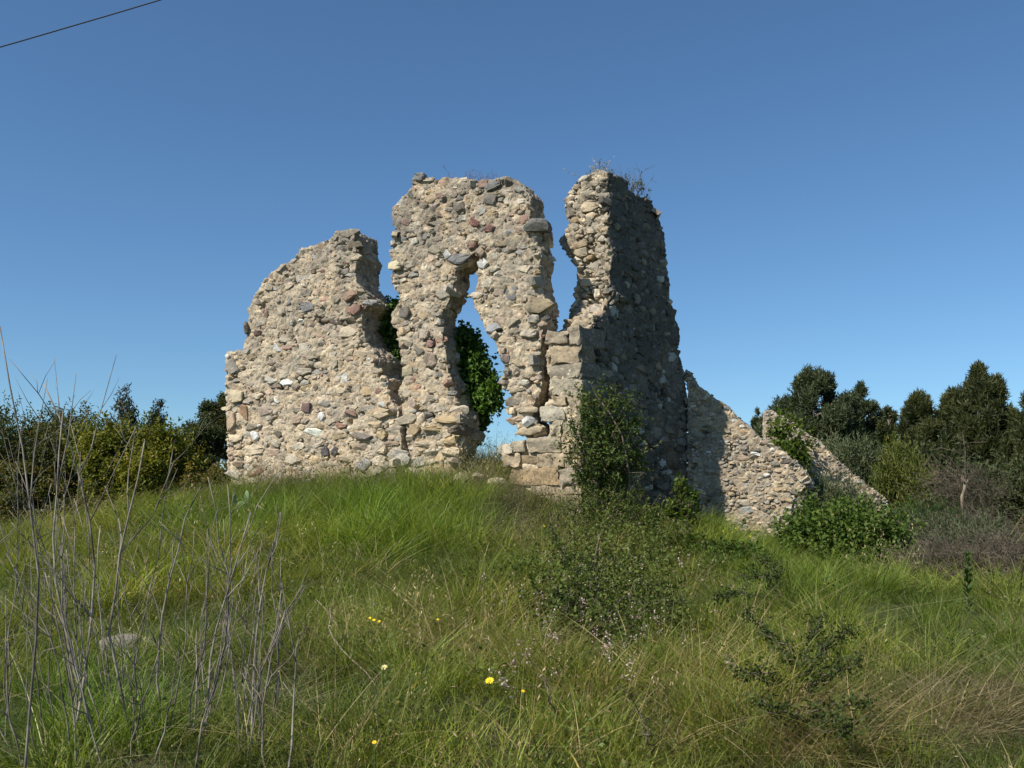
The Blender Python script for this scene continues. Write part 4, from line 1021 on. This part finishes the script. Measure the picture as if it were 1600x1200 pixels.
def _fea(g, r):
    tips, t = blades(g, r, 60, .2, .5, .003, .35, .35, segs=3, t0=.5, tv=.25); head_quads(g, tips, r, .02, .006, 2, .2, .7)
for i in range(2): clump('feather', _fea, FEATHER)
def _weed(g, r):
    n = 80; a = r.random(n) * 6.28; q = .16 * np.sqrt(r.random(n)); z = r.random(n) ** .8 * .2
    P = np.stack([np.cos(a) * q, np.sin(a) * q, z], 1); d = nrm(np.stack([np.cos(a), np.sin(a), r.normal(size=n) * .4 + .2], 1) + r.normal(size=(n, 3)) * .4)
    s = nrm(np.cross(d, np.array([0, 0, 1.0]) + r.normal(size=(n, 3)) * .4)); l = .030 * r.uniform(.6, 1.3, n)[:, None]; w = l * .5
    v = np.stack([P, P + d * l * .45 + s * w * .5, P + d * l, P + d * l * .45 - s * w * .5], 1).reshape(-1, 3); i = np.arange(n)[:, None] * 4
    g.add(v, np.concatenate([i + np.array([[0, 1, 2]]), i + np.array([[0, 2, 3]])]), np.repeat(np.clip(.45 + r.normal(size=n) * .2, 0, 1), 4))
    blades(g, r, 10, .12, .22, .004, .4, .4, t0=.4)
for i in range(3): clump('weed', _weed, WEED)
def _straw(g, r):
    blades(g, r, 40, .2, .45, .0045, 1.6, 1.0, segs=4, t0=.5, tv=.25)
for i in range(2): clump('straw', _straw, DRYG)
IDX = {k: [i for i, q in enumerate(KIND) if q == k] for k in set(KIND)}

def scatter(name, r, P, idx, rot, scl, patch):
    me = bpy.data.meshes.new(name); n = len(P)
    me.vertices.add(n); me.vertices.foreach_set('co', np.asarray(P, np.float32).ravel())
    for an, typ, dat, key in (('rot', 'FLOAT_VECTOR', rot, 'vector'), ('scl', 'FLOAT', scl, 'value'), ('idx', 'INT', idx, 'value'), ('patch', 'FLOAT_COLOR', patch, 'color')):
        a = me.attributes.new(an, typ, 'POINT'); a.data.foreach_set(key, np.asarray(dat, np.int32 if typ == 'INT' else np.float32).ravel())
    o = obj(name, me); tag(o, kind='stuff')
    ng = bpy.data.node_groups.new(name, 'GeometryNodeTree')
    ng.interface.new_socket('Geometry', in_out='INPUT', socket_type='NodeSocketGeometry'); ng.interface.new_socket('Geometry', in_out='OUTPUT', socket_type='NodeSocketGeometry')
    N = ng.nodes; gi = N.new('NodeGroupInput'); go = N.new('NodeGroupOutput'); ip = N.new('GeometryNodeInstanceOnPoints'); ci = N.new('GeometryNodeCollectionInfo')
    ci.inputs['Collection'].default_value = clumps; ci.inputs['Separate Children'].default_value = True; ci.inputs['Reset Children'].default_value = True
    def na(nm, t):
        q = N.new('GeometryNodeInputNamedAttribute'); q.data_type = t; q.inputs['Name'].default_value = nm; return q.outputs[0]
    L = ng.links
    L.new(gi.outputs[0], ip.inputs['Points']); L.new(ci.outputs[0], ip.inputs['Instance']); ip.inputs['Pick Instance'].default_value = True
    L.new(na('idx', 'INT'), ip.inputs['Instance Index']); L.new(na('rot', 'FLOAT_VECTOR'), ip.inputs['Rotation']); L.new(na('scl', 'FLOAT'), ip.inputs['Scale'])
    L.new(ip.outputs[0], go.inputs[0])
    m = o.modifiers.new('scatter', 'NODES'); m.node_group = ng
    return o

def soft(px, py, cx, cy, rx, ry):
    """0..1 patch membership, fading out"""
    return np.clip(1.6 - 1.6 * np.sqrt(((px - cx) / rx) ** 2 + ((py - cy) / ry) ** 2), 0, 1)
def grass_field():
    r = np.random.default_rng(77)
    XS, YS, SC_ = [], [], []
    for y0, y1, dens, wx, sc in ((1.5, 4.0, 60, .75, 1.0), (4.0, 7.5, 150, .68, 1.0), (7.5, 11.5, 120, .64, 1.0), (11.5, 17.0, 95, .62, 1.0), (17.0, 24.0, 30, .62, 1.3), (24.0, 45.0, 8, .65, 1.8)):
        area = (y1 - y0) * (y0 + y1) * wx; n = int(area * dens)
        y = np.sqrt(r.uniform(y0 ** 2, y1 ** 2, n)); x = r.uniform(-1, 1, n) * (y * wx + 0.4)
        XS.append(x); YS.append(y); SC_.append(np.full(n, sc))
    # denser on the rubble in the doorway and along the wall foot
    x = np.concatenate(XS); y = np.concatenate(YS); s = np.concatenate(SC_)
    q3 = fbm(np.stack([x, y, np.zeros(len(x))], 1) * 3.1, 2, 67)
    k = ~inside_walls(x, y) & (r.random(len(x)) < np.clip(.78 + 1.1 * q3, .3, 1)); x, y, s = x[k], y[k], s[k]
    z = ground_z(x, y); P = np.stack([x, y, z], 1); px, py = project(P); n = len(x)
    W = {q: np.zeros(n) for q in IDX}
    nz = fbm(np.stack([x, y, np.zeros(n)], 1) * 0.9, 3, 61); nz2 = fbm(np.stack([x, y, np.zeros(n)], 1) * 2.3, 3, 62)
    W['mid'] += 1.0; W['dry'] += 0.10 + 0.30 * np.clip(nz2, 0, 1); W['oat'] += 0.03; W['straw'] += .05 + .25 * np.clip(nz2 - .1, 0, 1); W['weed'] += 0.22 + 0.5 * np.clip(-nz2, 0, 1)
    lush = np.clip(soft(px, py, 590, 815, 250, 75) + soft(px, py, 330, 830, 130, 40) + 0.8 * soft(px, py, 640, 870, 110, 50) + soft(px, py, 1190, 850, 120, 60) + .7 * soft(px, py, 130, 1130, 220, 100) + .6 * soft(px, py, 1280, 930, 200, 60), 0, 1)
    lush = lush * np.clip(.75 + .9 * nz2, .1, 1); W['lush'] += 1.8 * lush + 0.3 + .3 * np.clip(nz, 0, 1); W['dry'] *= 1 - .85 * lush; W['weed'] *= 1 - .6 * lush; W['oat'] *= 1 - .8 * lush
    W['broad'] += 0.26 + 0.8 * soft(px, py, 650, 900, 120, 70) + .3 * soft(px, py, 1400, 1010, 220, 90)
    fe = np.clip(soft(px, py, 790, 800, 80, 50) + .8 * soft(px, py, 760, 740, 60, 50) + .4 * soft(px, py, 850, 850, 120, 50), 0, 1)
    W['feather'] += 1.1 * fe * np.clip(.8 + nz2, .2, 1.6); foot = np.clip(1 - np.abs(py - (752 + .05 * (px - 400))) / 26, 0, 1) * ((px > 350) & (px < 900)); W['feather'] += .8 * foot; W['dry'] += .5 * foot; W['oat'] += .7 * foot; W['weed'] += .5 * foot
    W['oat'] += .8 * soft(px, py, 760, 730, 70, 60) + .08 * soft(px, py, 680, 1010, 140, 120)
    st = np.clip(soft(px, py, 1540, 1130, 150, 70) + soft(px, py, 1250, 1160, 110, 60) + .5 * soft(px, py, 780, 1010, 50, 60), 0, 1)
    W['straw'] += 2.6 * st; W['mid'] *= 1 - .55 * st
    W['dry'] += 0.35 * soft(px, py, 1330, 990, 150, 80) + .12 * soft(px, py, 560, 1050, 260, 120)
    keys = list(W); M = np.stack([W[q] for q in keys], 1); M /= M.sum(1, keepdims=True)
    c = (M.cumsum(1) < r.random(n)[:, None]).sum(1).clip(0, len(keys) - 1)
    idx = np.array([IDX[keys[q]][r.integers(len(IDX[keys[q]]))] for q in c])
    # local colour: lush blue-green on the mound, olive elsewhere, straw tones in patches
    g0 = np.array([0.95, 0.92, 0.85]); gl = np.array([0.74, 0.92, 0.66]); gy = np.array([1.25, 1.12, 0.85]); gr = np.array([1.15, 1.15, .85])
    a = np.clip(lush * .9, 0, 1)[:, None]; b = np.clip(nz * 0.9 + .25, 0, 1)[:, None] * (1 - a)
    col = g0 * (1 - a) * (1 - b) + gl * a + gy * b
    rt = np.clip(soft(px, py, 1380, 1000, 260, 110), 0, 1)[:, None]; col = col * (1 - .6 * rt) + gr * .6 * rt
    col = col * (1 + 0.17 * r.normal(size=(n, 1))) * (1 + .50 * nz2[:, None]) * (1 + np.array([.25, .12, .1]) * np.clip(nz, -.6, .8)[:, None])
    col = np.concatenate([np.clip(col, .3, 1.8), np.ones((n, 1))], 1)
    tilt = r.normal(size=(n, 2)) * 0.14
    rot = np.stack([tilt[:, 0], tilt[:, 1], r.random(n) * 6.283], 1)
    size = s * (0.5 + .85 * r.random(n) ** 1.6) * (1 + .45 * nz + .25 * nz2) * (1 + .35 * a[:, 0])
    size *= 1 + .2 * foot + .3 * soft(px, py, 760, 715, 60, 40)
    size *= 1 - .45 * np.clip(soft(px, py, 935, 960, 120, 90), 0, 1); size *= 1 - .55 * soft(px, py, 1185, 845, 70, 40); size *= np.clip(.72 + (y - 4) * .05, .72, 1)
    # keep it low right against the camera and on the worn place at the right
    worn = soft(px, py, 1360, 965, 90, 34); k = r.random(n) > worn * .8
    scatter('grass', r, P[k] - np.array([0, 0, .01]), idx[k], rot[k], size[k], col[k])
    return k.sum()
print('grass clumps', grass_field())

# ------------------------------------------------------------------ dry stalks at the left
def stalk_path(r, b, e, n=9, kink=0.02):
    t = np.linspace(0, 1, n)[:, None]
    p = np.array(b) * (1 - t) + np.array(e) * t
    L = np.linalg.norm(np.array(e) - np.array(b)); bow = r.normal(size=3) * np.array([.05, .05, 0]) * L
    return p + np.sin(t * 3.14) * bow + np.cumsum(r.normal(size=(n, 3)) * kink * L * 0.25, 0) * np.array([1, 1, .2]) * np.minimum(t * 3, 1)
def dry_stalk(r, b, e, rad, forks, label, group='dry stalks standing at the left', fine=0):
    root = thing('dry_stalk', label, 'dry stalk', (b.x, b.y, b.z), group)
    g = Geo(); p = stalk_path(r, Vector((b.x, b.y, b.z - .05)), e, 9, r.uniform(.02, .06)); L = (e - b).length
    tube(g, p, np.linspace(rad, rad * .42, 9), 6, r.uniform(.2, .8))
    obj('stem', g.mesh('stem', DRYWOOD, True), root)
    for q in range(forks):
        g = Geo(); i = r.integers(3, 8); s0 = p[i]; d = nrm((p[i] - p[i - 1]) / np.linalg.norm(p[i] - p[i - 1]) + r.normal(size=3) * np.array([.55, .55, .15])); l = L * r.uniform(.14, .34)
        m = s0 + d * l * .5 + r.normal(size=3) * .02 * L * .5; t = s0 + d * l + np.array([0, 0, .12 * l]) + r.normal(size=3) * .02
        rr = rad * (1 - .6 * i / 9)
        tube(g, [s0, (s0 + m) / 2 + r.normal(size=3) * .006, m, (m + t) / 2, t], np.linspace(rr * .75, rr * .3, 5), 5, r.uniform(.2, .8))
        for _ in range(r.integers(0, 3) + fine):
            k = r.random(); s1 = m * (1 - k) + t * k; d2 = nrm(d + r.normal(size=3) * .6); l2 = l * r.uniform(.2, .5)
            tube(g, [s1, s1 + d2 * l2 * .5 + r.normal(size=3) * .008, s1 + d2 * l2 + np.array([0, 0, .1 * l2])], [rr * .35, rr * .28, rr * .12], 4)
        obj('branch', g.mesh('branch', DRYWOOD), root)
def stalks():
    r = np.random.default_rng(91)
    # the ones that can be told apart: foot and tip in the photo, distance, label
    NAMED = [((215, 1170), (205, 690), 4.7, .009, 3, 'tall dark upright stalk rising just right of the half hidden boulder'),
             ((105, 1150), (58, 600), 4.5, .0085, 4, 'very tall forked stalk whose thin crooked tip stands against the sky'),
             ((40, 1180), (4, 520), 3.9, .007, 3, 'thin stalk at the left edge rising highest into the sky'),
             ((165, 1170), (92, 640), 4.6, .008, 3, 'tall pale stalk crossing the dark shrubs with a Y shaped tip'),
             ((262, 1130), (300, 760), 4.9, .008, 2, 'grey stalk with a long branch bending to the right near its top'),
             ((300, 1100), (318, 745), 5.0, .007, 3, 'slim grey stalk standing just left of the leaning pale pair'),
             ((325, 1150), (372, 800), 4.8, .008, 3, 'pale leaning stalk that ends below the left foot of the ruin'),
             ((395, 1160), (415, 800), 4.7, .007, 2, 'brown upright stalk before the lush grass with a hooked tip'),
             ((385, 1180), (484, 915), 4.6, .0055, 2, 'thin stalk bending far over to the right above the grass'),
             ((430, 1120), (428, 850), 5.2, .0055, 2, 'rightmost upright brown stalk of the dry stalks')]
    for (b, e, Y, rad, fk, lab) in NAMED:
        q = at(b[0], b[1], Y); B = Vector((q.x, q.y, gz(q.x, q.y))); E = at(e[0], e[1], Y + r.normal() * .12)
        dry_stalk(r, B, E, rad * .9, fk, lab, fine=1)
    for i in range(58):
        left = r.random() < .6
        bx = r.uniform(-30, 210) if left else r.choice([r.uniform(220, 350), r.uniform(370, 450)])
        Y = r.uniform(4.2, 5.6); by = 1185 - (Y - 4.2) * 75
        q = at(bx, by, Y); B = Vector((q.x, q.y, gz(q.x, q.y)))
        hh = r.uniform(240, 520) if left else r.uniform(130, 330)
        ex = bx + (r.normal() * 45 - 35 if left else r.normal() * 40 + 12)
        E = at(ex, by - hh, Y + r.normal() * .15)
        dry_stalk(r, B, E, r.uniform(.0030, .0060), int(r.integers(2, 5)), 'thin grey dry stalk in the tangle at the left' if left else 'thin brown dry stalk standing in the grass left of the mound')
stalks()

def at_ground(px, py):
    """where the ray through a photo pixel meets the ground"""
    lo, hi = 2.0, 30.0; d = ray(px, py)
    for Y in np.arange(2.5, 30, .05):
        p = at(px, py, Y)
        if p.z < gz(p.x, p.y): return Vector((p.x, p.y, gz(p.x, p.y)))
    p = at(px, py, 14); return Vector((p.x, p.y, gz(p.x, p.y)))
def fallen_stick(a, b, rad, label):
    p, q = at_ground(*a), at_ground(*b); p.z += .22; q.z += .06; r = np.random.default_rng(int(a[0]))
    root = thing('fallen_stalk', label, 'dry stalk', q); g = Geo(); tube(g, stalk_path(r, p, q, 8, .03), np.linspace(rad, rad * .6, 8), 5)
    obj('stem', g.mesh('stem', PALEWOOD), root)
fallen_stick((515, 1000), (608, 1090), .006, 'pale fallen stalk lying slanted in the grass near the pale yellow flower')
fallen_stick((493, 985), (528, 1058), .004, 'short grey fallen stalk lying beside the longer pale one')

# ------------------------------------------------------------------ foreground plants
PINKFL = leaf_material('pink_blossom', (.42, .27, .29), (.66, .52, .50), (.72, .66, .60))
def mint():
    r0 = np.random.default_rng(5)
    root = spots('sprawling plant with small pale pink blossoms in front of the corner', 'flowering_plant', 'flowering plant',
        [(930, 960, 8.3, 85, 45), (860, 935, 8.8, 60, 40), (1000, 930, 9.0, 70, 45), (960, 900, 9.6, 70, 36), (880, 1000, 7.7, 55, 30), (990, 1000, 7.8, 60, 30), (1040, 960, 8.4, 40, 36), (960, 845, 11, 50, 26), (1030, 850, 11, 44, 26), (905, 845, 11, 40, 22), (920, 870, 10.4, 60, 26), (1010, 870, 10.6, 60, 30), (830, 900, 9.6, 40, 26)],
        81, 1900, 8, 0.040, PINKLEAF, low=True, lift=4, ryk=1.45, shell=.3, twig_len=.22, upw=.8, tint0=.42, aspect=.6, stem_r=.008, sprigs=.4)
    P = []
    for _ in range(150):
        px, py = r0.normal(935, 75), r0.normal(965, 45); P.append(at(px, py - 40, Yg(px, py) - .10))
    for px, py in [(912, 968), (800, 1040), (826, 1028), (780, 1062), (790, 1075), (946, 1002), (1005, 985), (1035, 970), (950, 1030), (870, 1000), (1140, 1035), (985, 1055), (1060, 880), (1000, 905)]:
        Y = Yg(px, py + 45)
        for _ in range(3): P.append(at(px + r0.normal() * 4, py + r0.normal() * 6, Y))
    P = np.array([p[:] for p in P]); m = 8; n = len(P) * m; ti = np.repeat(np.arange(len(P)), m)
    Q = P[ti] + r0.normal(size=(n, 3)) * np.array([.012, .012, .022])
    leaves('blossoms', Q, unit(r0, n), unit(r0, n), .016, .014, .45 + .25 * r0.normal(size=n), PINKFL, root)
mint()
THORN = leaf_material('thorn_leaf', (.022, .034, .010), (.06, .085, .022), None, trans=.15, spec=.06)
def thorny(label, arcs, seed, dens=150, Lf=.030, lift=75):
    r = np.random.default_rng(seed); c = at(*arcs[0][0]); root = thing('thorny_plant', label, 'thorny plant', (c.x, c.y, gz(c.x, c.y)), 'thorny arching plants in the grass')
    g = Geo(); P, Dd = [], []
    for arc in arcs:
        pts = np.array([at(q[0], q[1], Yg(q[0], q[1] + lift * min(1, m))) [:] for m, q in enumerate(arc)]); t = np.linspace(0, len(pts) - 1, 16); pp = np.stack([np.interp(t, np.arange(len(pts)), pts[:, k]) for k in range(3)], 1) + r.normal(size=(16, 3)) * .01
        tube(g, pp, np.linspace(.006, .002, 16), 4)
        L = np.linalg.norm(np.diff(pp, axis=0), axis=1).sum()
        for _ in range(int(dens * L)):
            k = r.random() * 14.99; i = int(k); q = pp[i] + (pp[i + 1] - pp[i]) * (k - i); P.append(q + r.normal(size=3) * .022); Dd.append(pp[i + 1] - pp[i])
        for _ in range(6):
            i = r.integers(2, 14); d = unit(r, 1)[0]; e = pp[i] + (d + np.array([0, 0, .3])) * .16; tube(g, [pp[i], (pp[i] + e) / 2 + r.normal(size=3) * .01, e], [.003, .002, .001], 3)
            for _ in range(14): P.append(pp[i] + (e - pp[i]) * r.random() + r.normal(size=3) * .012); Dd.append(d)
    n = len(P); leaves('foliage', np.array(P), nrm(nrm(np.array(Dd)) * .3 + unit(r, n)), unit(r, n), Lf * r.uniform(.6, 1.3, n), Lf * .45, .45 + .2 * r.normal(size=n), THORN, root)
    o = obj('stems', g.mesh('stems', BARK), root); o['kind'] = 'stuff'
thorny('dark thorny plant arching up to the left of the pink blossoms', [[(925, 965, 8.4), (905, 900, 8.7), (880, 868, 9.0), (858, 822, 9.3)], [(925, 965, 8.4), (930, 910, 8.8), (925, 880, 9.2), (900, 865, 9.4)], [(925, 965, 8.4), (890, 940, 8.3), (868, 925, 8.2)]], 1, 320)
thorny('spiny dark plant with long thin arms at the right front', [[(1250, 1085, 6.2), (1265, 1040, 6.5), (1300, 1000, 6.9), (1335, 985, 7.1)], [(1250, 1085, 6.2), (1225, 1010, 6.6), (1190, 980, 6.9), (1165, 955, 7.1)], [(1250, 1085, 6.2), (1280, 1060, 6.2), (1340, 1035, 6.4)], [(1250, 1085, 6.2), (1200, 1055, 6.2), (1150, 1050, 6.3)],
        [(1250, 1085, 6.2), (1260, 1020, 6.7), (1285, 965, 7.2)], [(1260, 1140, 5.5), (1300, 1100, 5.7), (1360, 1100, 5.8)], [(1260, 1140, 5.5), (1230, 1110, 5.7), (1180, 1095, 5.9)], [(1260, 1140, 5.5), (1300, 1120, 5.5), (1330, 1150, 5.3)]], 2, 320)
thorny('small thorny plant at the right end of the low bramble patch', [[(1220, 935, 9.8), (1200, 905, 10.2), (1160, 900, 10.4)], [(1220, 935, 9.8), (1215, 895, 10.2), (1190, 870, 10.5)], [(1220, 935, 9.8), (1150, 925, 9.9), (1115, 935, 9.7)]], 3, 140)
thorny('dark thin leaning stem in the front grass below the pink blossoms', [[(1020, 1200, 4.6), (1012, 1150, 4.8), (995, 1105, 5.0)], [(868, 1130, 5.4), (858, 1085, 5.6), (848, 1062, 5.7)]], 4, 20, .012)
def spike_weed(px, py, Y, h, seed, label):
    r = np.random.default_rng(seed); p = at(px, py, Y); z = gz(p.x, p.y); root = thing('leafy_weed', label, 'weed', (p.x, p.y, z)); g = Geo()
    tube(g, stalk_path(r, Vector((p.x, p.y, z)), Vector((p.x + .03, p.y, z + h)), 7, .02), np.linspace(.007, .003, 7), 5); obj('stem', g.mesh('stem', BARK), root)
    n = 120; u = r.random(n); a = r.random(n) * 6.28; P = np.stack([p.x + .03 * u, p.y + 0 * u, z + h * u], 1)
    leaves('foliage', P, np.stack([np.cos(a), np.sin(a), .8 + .4 * u], 1), unit(r, n) + np.array([0, 0, 1]), .085 * r.uniform(.6, 1.2, n) * (1.1 - .5 * u), .02, .45 + .2 * r.normal(size=n), HERB, root)
spike_weed(1516, 1035, 8.4, .5, 7, 'upright dark leafy weed in the grass below the grey brush')
spike_weed(1640 - 620, 842, 12.4, .4, 9, 'leafy weed stem beside the foot of the shaded wall')

# ------------------------------------------------------------------ flowers
YEL = new_mat('yellow_petal'); YEL[2].inputs['Base Color'].default_value = (.80, .55, .03, 1)
PALEYEL = new_mat('pale_yellow_petal'); PALEYEL[2].inputs['Base Color'].default_value = (.72, .68, .32, 1)
ORG = new_mat('flower_centre'); ORG[2].inputs['Base Color'].default_value = (.65, .35, .02, 1)
STEMG = new_mat('flower_stem'); STEMG[2].inputs['Base Color'].default_value = (.06, .10, .02, 1)
def flower(px, py, Y, rad, mat, label, group, seed):
    Y = Yg(px, py + (.24 if py > 930 else .2) * FPX / Y); r = np.random.default_rng(seed); h = at(px, py, Y); zb = gz(h.x, h.y); root = thing('wildflower', label, 'flower', (h.x, h.y, zb), group)
    if h.z - zb > .01:
        g = Geo(); tube(g, stalk_path(r, Vector((h.x, h.y, zb)), h, 5, .03), .0025, 4); obj('stem', g.mesh('stem', STEMG[0]), root)
    ax = nrm(np.array([r.normal() * .3, -.7, 1.0])); u = nrm(np.cross(ax, [1, 0, 0])); w = np.cross(ax, u); g = Geo(); H = np.array(h)
    for i in range(11):
        a = i * 6.283 / 11; d = math.cos(a) * u + math.sin(a) * w; s = np.cross(ax, d)
        e = H + d * rad + ax * rad * .12
        g.add([H, H + d * rad * .6 + s * rad * .24 + ax * .15 * rad, e, H + d * rad * .6 - s * rad * .24 + ax * .15 * rad], [[0, 1, 2], [0, 2, 3]])
    o = obj('petals', g.mesh('petals', mat[0]), root)
    g = Geo(); k = np.arange(8) * 6.283 / 8; ring = H + rad * .28 * (np.cos(k)[:, None] * u + np.sin(k)[:, None] * w) + ax * rad * .1
    g.add(np.concatenate([ring, [H + ax * rad * .3]]), [[i, (i + 1) % 8, 8] for i in range(8)]); obj('centre', g.mesh('centre', ORG[0]), root)
flower(765, 1064, 6.6, .026, YEL, 'bright yellow flower in the grass left of the pale pink blossoms', None, 1)
flower(600, 1043, 6.9, .022, PALEYEL, 'single pale yellow flower beside the fallen stalks', None, 2)
for i, (px, py, Y) in enumerate([(578, 966, 8.2), (584, 969, 8.2), (592, 971, 8.2)]): flower(px, py, Y, .014, YEL, ['left small yellow flower of the cluster of three in the middle grass', 'middle small yellow flower of the cluster of three in the grass', 'right small yellow flower of the cluster of three in the grass'][i], 'cluster of three yellow flowers', 10 + i)
for i, (px, py, Y) in enumerate([(1130, 826, 13.4), (1124, 818, 13.5), (1143, 828, 13.4), (1172, 834, 13.3), (1150, 822, 13.6)]): flower(px, py + 4, Y - .2, .02, YEL, 'small yellow flower at the foot of the low sunlit wall', 'yellow flowers under the sunlit wall', 20 + i)
for i, (px, py, Y, lab) in enumerate([(265, 903, 9.5, 'between the dry stalks'), (12, 1000, 6.9, 'at the left edge of the meadow'), (817, 1080, 6.4, 'just right of the bright yellow flower'), (585, 1160, 5.0, 'in the front grass below the fallen stalks'), (850, 822, 12.0, 'in the brown feathery grass before the corner blocks'),
        (160, 862, 10.8, 'among the stalks below the olive green shrub'), (416, 816, 11.5, 'in the lush grass below the left wall section'), (684, 968, 8.2, 'in the middle grass right of the cluster of three'), (1290, 912, 10.5, 'below the dense bramble at the right')]):
    flower(px, py, Y, .011, YEL if i not in (5, 6) else PALEYEL, 'tiny ' + ('pale ' if i in (5, 6) else '') + 'yellow flower ' + lab, 'scattered tiny yellow flowers', 40 + i)

# ------------------------------------------------------------------ boulders, cactus, things on the wall tops
def boulder(name, label, px, py, Y, size, seed, col, group=None, sink=.25):
    p = at(px, py, Y); z = gz(p.x, p.y); bm = bmesh.new(); bmesh.ops.create_icosphere(bm, subdivisions=4, radius=1)
    v = np.array([q.co[:] for q in bm.verts]); f = np.array([[q.index for q in t.verts] for t in bm.faces]); bm.free(); r = np.random.default_rng(seed)
    for _ in range(7):
        nn = unit(r, 1)[0]; e = v @ nn - r.uniform(.5, .85); v = v - np.where(e > 0, e, 0)[:, None] * nn * .9
    v = v * (1 + .10 * fbm(v * 1.6 + seed, 4, seed))[:, None] * np.array(size)
    me = make_mesh(name, v, f, STONE, True); me.set_sharp_from_angle(angle=math.radians(35))
    o = obj(name, me, None, (p.x, p.y, z + size[2] * (1 - 2 * sink))); o.rotation_euler.z = r.random() * 3; o.color = (*col, 1); tag(o, label, 'stone', group)
boulder('boulder', 'pale broken boulder half hidden in grass behind the dry stalks', 185, 1003, 7.2, (.19, .13, .10), 4, (.27, .235, .195))
boulder('boulder', 'smaller pale stone just right of the half hidden boulder', 228, 1002, 7.3, (.07, .06, .06), 6, (.40, .35, .29))
for i, (px, py, Y, s, lab) in enumerate([(775, 742, 14.3, .12, 'fallen stone nearest the cut blocks below the doorway gap'), (720, 738, 14.5, .13, 'fallen stone by the foot of the middle wall piece'), (905, 822, 13.5, .11, 'pale fallen stone below the corner blocks'), (1170, 840, 14.0, .12, 'ochre fallen stone under the low sunlit wall'), (748, 725, 14.6, .10, 'small fallen stone in the middle of the doorway gap')]):
    boulder('fallen_stone', lab, px, py, Y, (s * 1.3, s, s * .75), 20 + i, PAL['tan' if i % 2 else 'beige'])
CACT = new_mat('cactus_pad'); CACT[2].inputs['Base Color'].default_value = (.15, .21, .10, 1)
def cactus():
    root = None
    for i, (px, py, w, h, a) in enumerate([(376, 796, 15, 22, .2), (386, 778, 14, 20, -.35), (368, 780, 11, 16, .6)]):
        p = at(px, py, 13.2)
        if root is None: root = thing('prickly_pear', 'small pale prickly pear pads at the left foot of the ruin', 'cactus', (p.x, p.y, gz(p.x, p.y)))
        bm = bmesh.new(); bmesh.ops.create_icosphere(bm, subdivisions=3, radius=1); v = np.array([q.co[:] for q in bm.verts]); f = np.array([[q.index for q in t.verts] for t in bm.faces]); bm.free()
        s = 13.2 / FPX * 0.6; v[:, 0] *= 1 + .25 * v[:, 2]; v = v * np.array([w * s, .022, h * s]); ca, sa = math.cos(a), math.sin(a)
        v = v @ np.array([[ca, 0, -sa], [0, 1, 0], [sa, 0, ca]]) @ np.array([[math.cos(i), -math.sin(i) * .6, 0], [math.sin(i) * .6, math.cos(i), 0], [0, 0, 1]]) + np.array(p)
        obj('pad', make_mesh('pad', v, f, CACT[0], True), root)
cactus()
PURP = wood_material('purplish_twig', (.13, .075, .085), (.24, .15, .15))
def top_twigs(name, label, pts, seed, n, mat, ln, P0, Nn, T, leafm=None, lt=0, rad=.0035):
    r = np.random.default_rng(seed); root = None; g = Geo(); LP, LD = [], []
    for _ in range(n):
        px, py = pts[r.integers(len(pts))]; p = np.array(on_plane(px + r.normal() * 8, py + r.normal() * 2, P0, Nn)) - np.array(Nn) * T * r.uniform(.1, .9)
        if root is None: root = thing(name, label, 'dry plant', p)
        d = nrm(np.array([r.normal() * .6, r.normal() * .5, 1.0])); l = ln * r.uniform(.4, 1.2)
        q = [p - np.array([0, 0, .06]), p + d * l * .4 + r.normal(size=3) * .01, p + d * l * .75 + r.normal(size=3) * .02, p + d * l + r.normal(size=3) * .03]
        tube(g, q, [rad, rad * .8, rad * .55, rad * .3], 4)
        for _ in range(3):
            i = r.integers(1, 3); d2 = nrm(d + r.normal(size=3) * .8); e = q[i] + d2 * l * r.uniform(.2, .45); tube(g, [q[i], (q[i] + e) / 2 + r.normal(size=3) * .008, e], [rad * .6, rad * .45, rad * .25], 3)
            for _ in range(lt): LP.append(q[i] + (e - q[i]) * r.random()); LD.append(d2 + r.normal(size=3) * .6)
    o = obj('stems', g.mesh('stems', mat), root); o['kind'] = 'stuff'
    if leafm: leaves('foliage', np.array(LP), np.array(LD), unit(r, len(LP)), .035 * r.uniform(.5, 1.2, len(LP)), .014, .5 + .2 * r.normal(size=len(LP)), leafm, root)
top_twigs('dry_twigs', 'purplish dry twigs on top of the middle wall piece', [(705, 274), (720, 274), (735, 275), (750, 276), (765, 277)], 1, 26, PURP, .17, CORNER, FN, .5, None)
top_twigs('dry_twigs', 'bushy grey green tuft on top of the tall corner wall', [(960, 272), (972, 282), (985, 290), (995, 296), (1005, 300), (1018, 308)], 2, 60, BARK, .26, CORNER, SN, .6, SAGE, 5)
top_twigs('dry_twigs', 'long bare twigs leaning right from the corner wall top', [(1000, 300), (1008, 302), (1015, 304)], 3, 10, BARK, .50, CORNER, SN, .3, None, rad=.004)
top_twigs('dry_twigs', 'thin pale weed stalks with seed tufts on the corner wall top', [(955, 266), (962, 270), (968, 276)], 4, 9, DRYWOOD, .36, CORNER, SN, .6, leaf_material('seed_tuft', (.4, .36, .26), (.6, .55, .42), None), 3)
LICH = DRYG
# ------------------------------------------------------------------ overhead cable
def cable():
    a = at(0, 74, 11.0); b = at(255, -1, 11.5); d = (b - a); root = thing('overhead_cable', 'thin dark overhead cable crossing the upper left sky', 'cable', a)
    g = Geo(); t = np.linspace(-9, 12, 40); pts = [np.array(a + d * q) + np.array([0, 0, .012 * (q - .5) ** 2]) for q in t]
    tube(g, pts, .008, 6); m, nt, b_ = new_mat('cable_rubber'); b_.inputs['Base Color'].default_value = (.06, .07, .08, 1)
    obj('cable', g.mesh('cable', m, True), root)
cable()
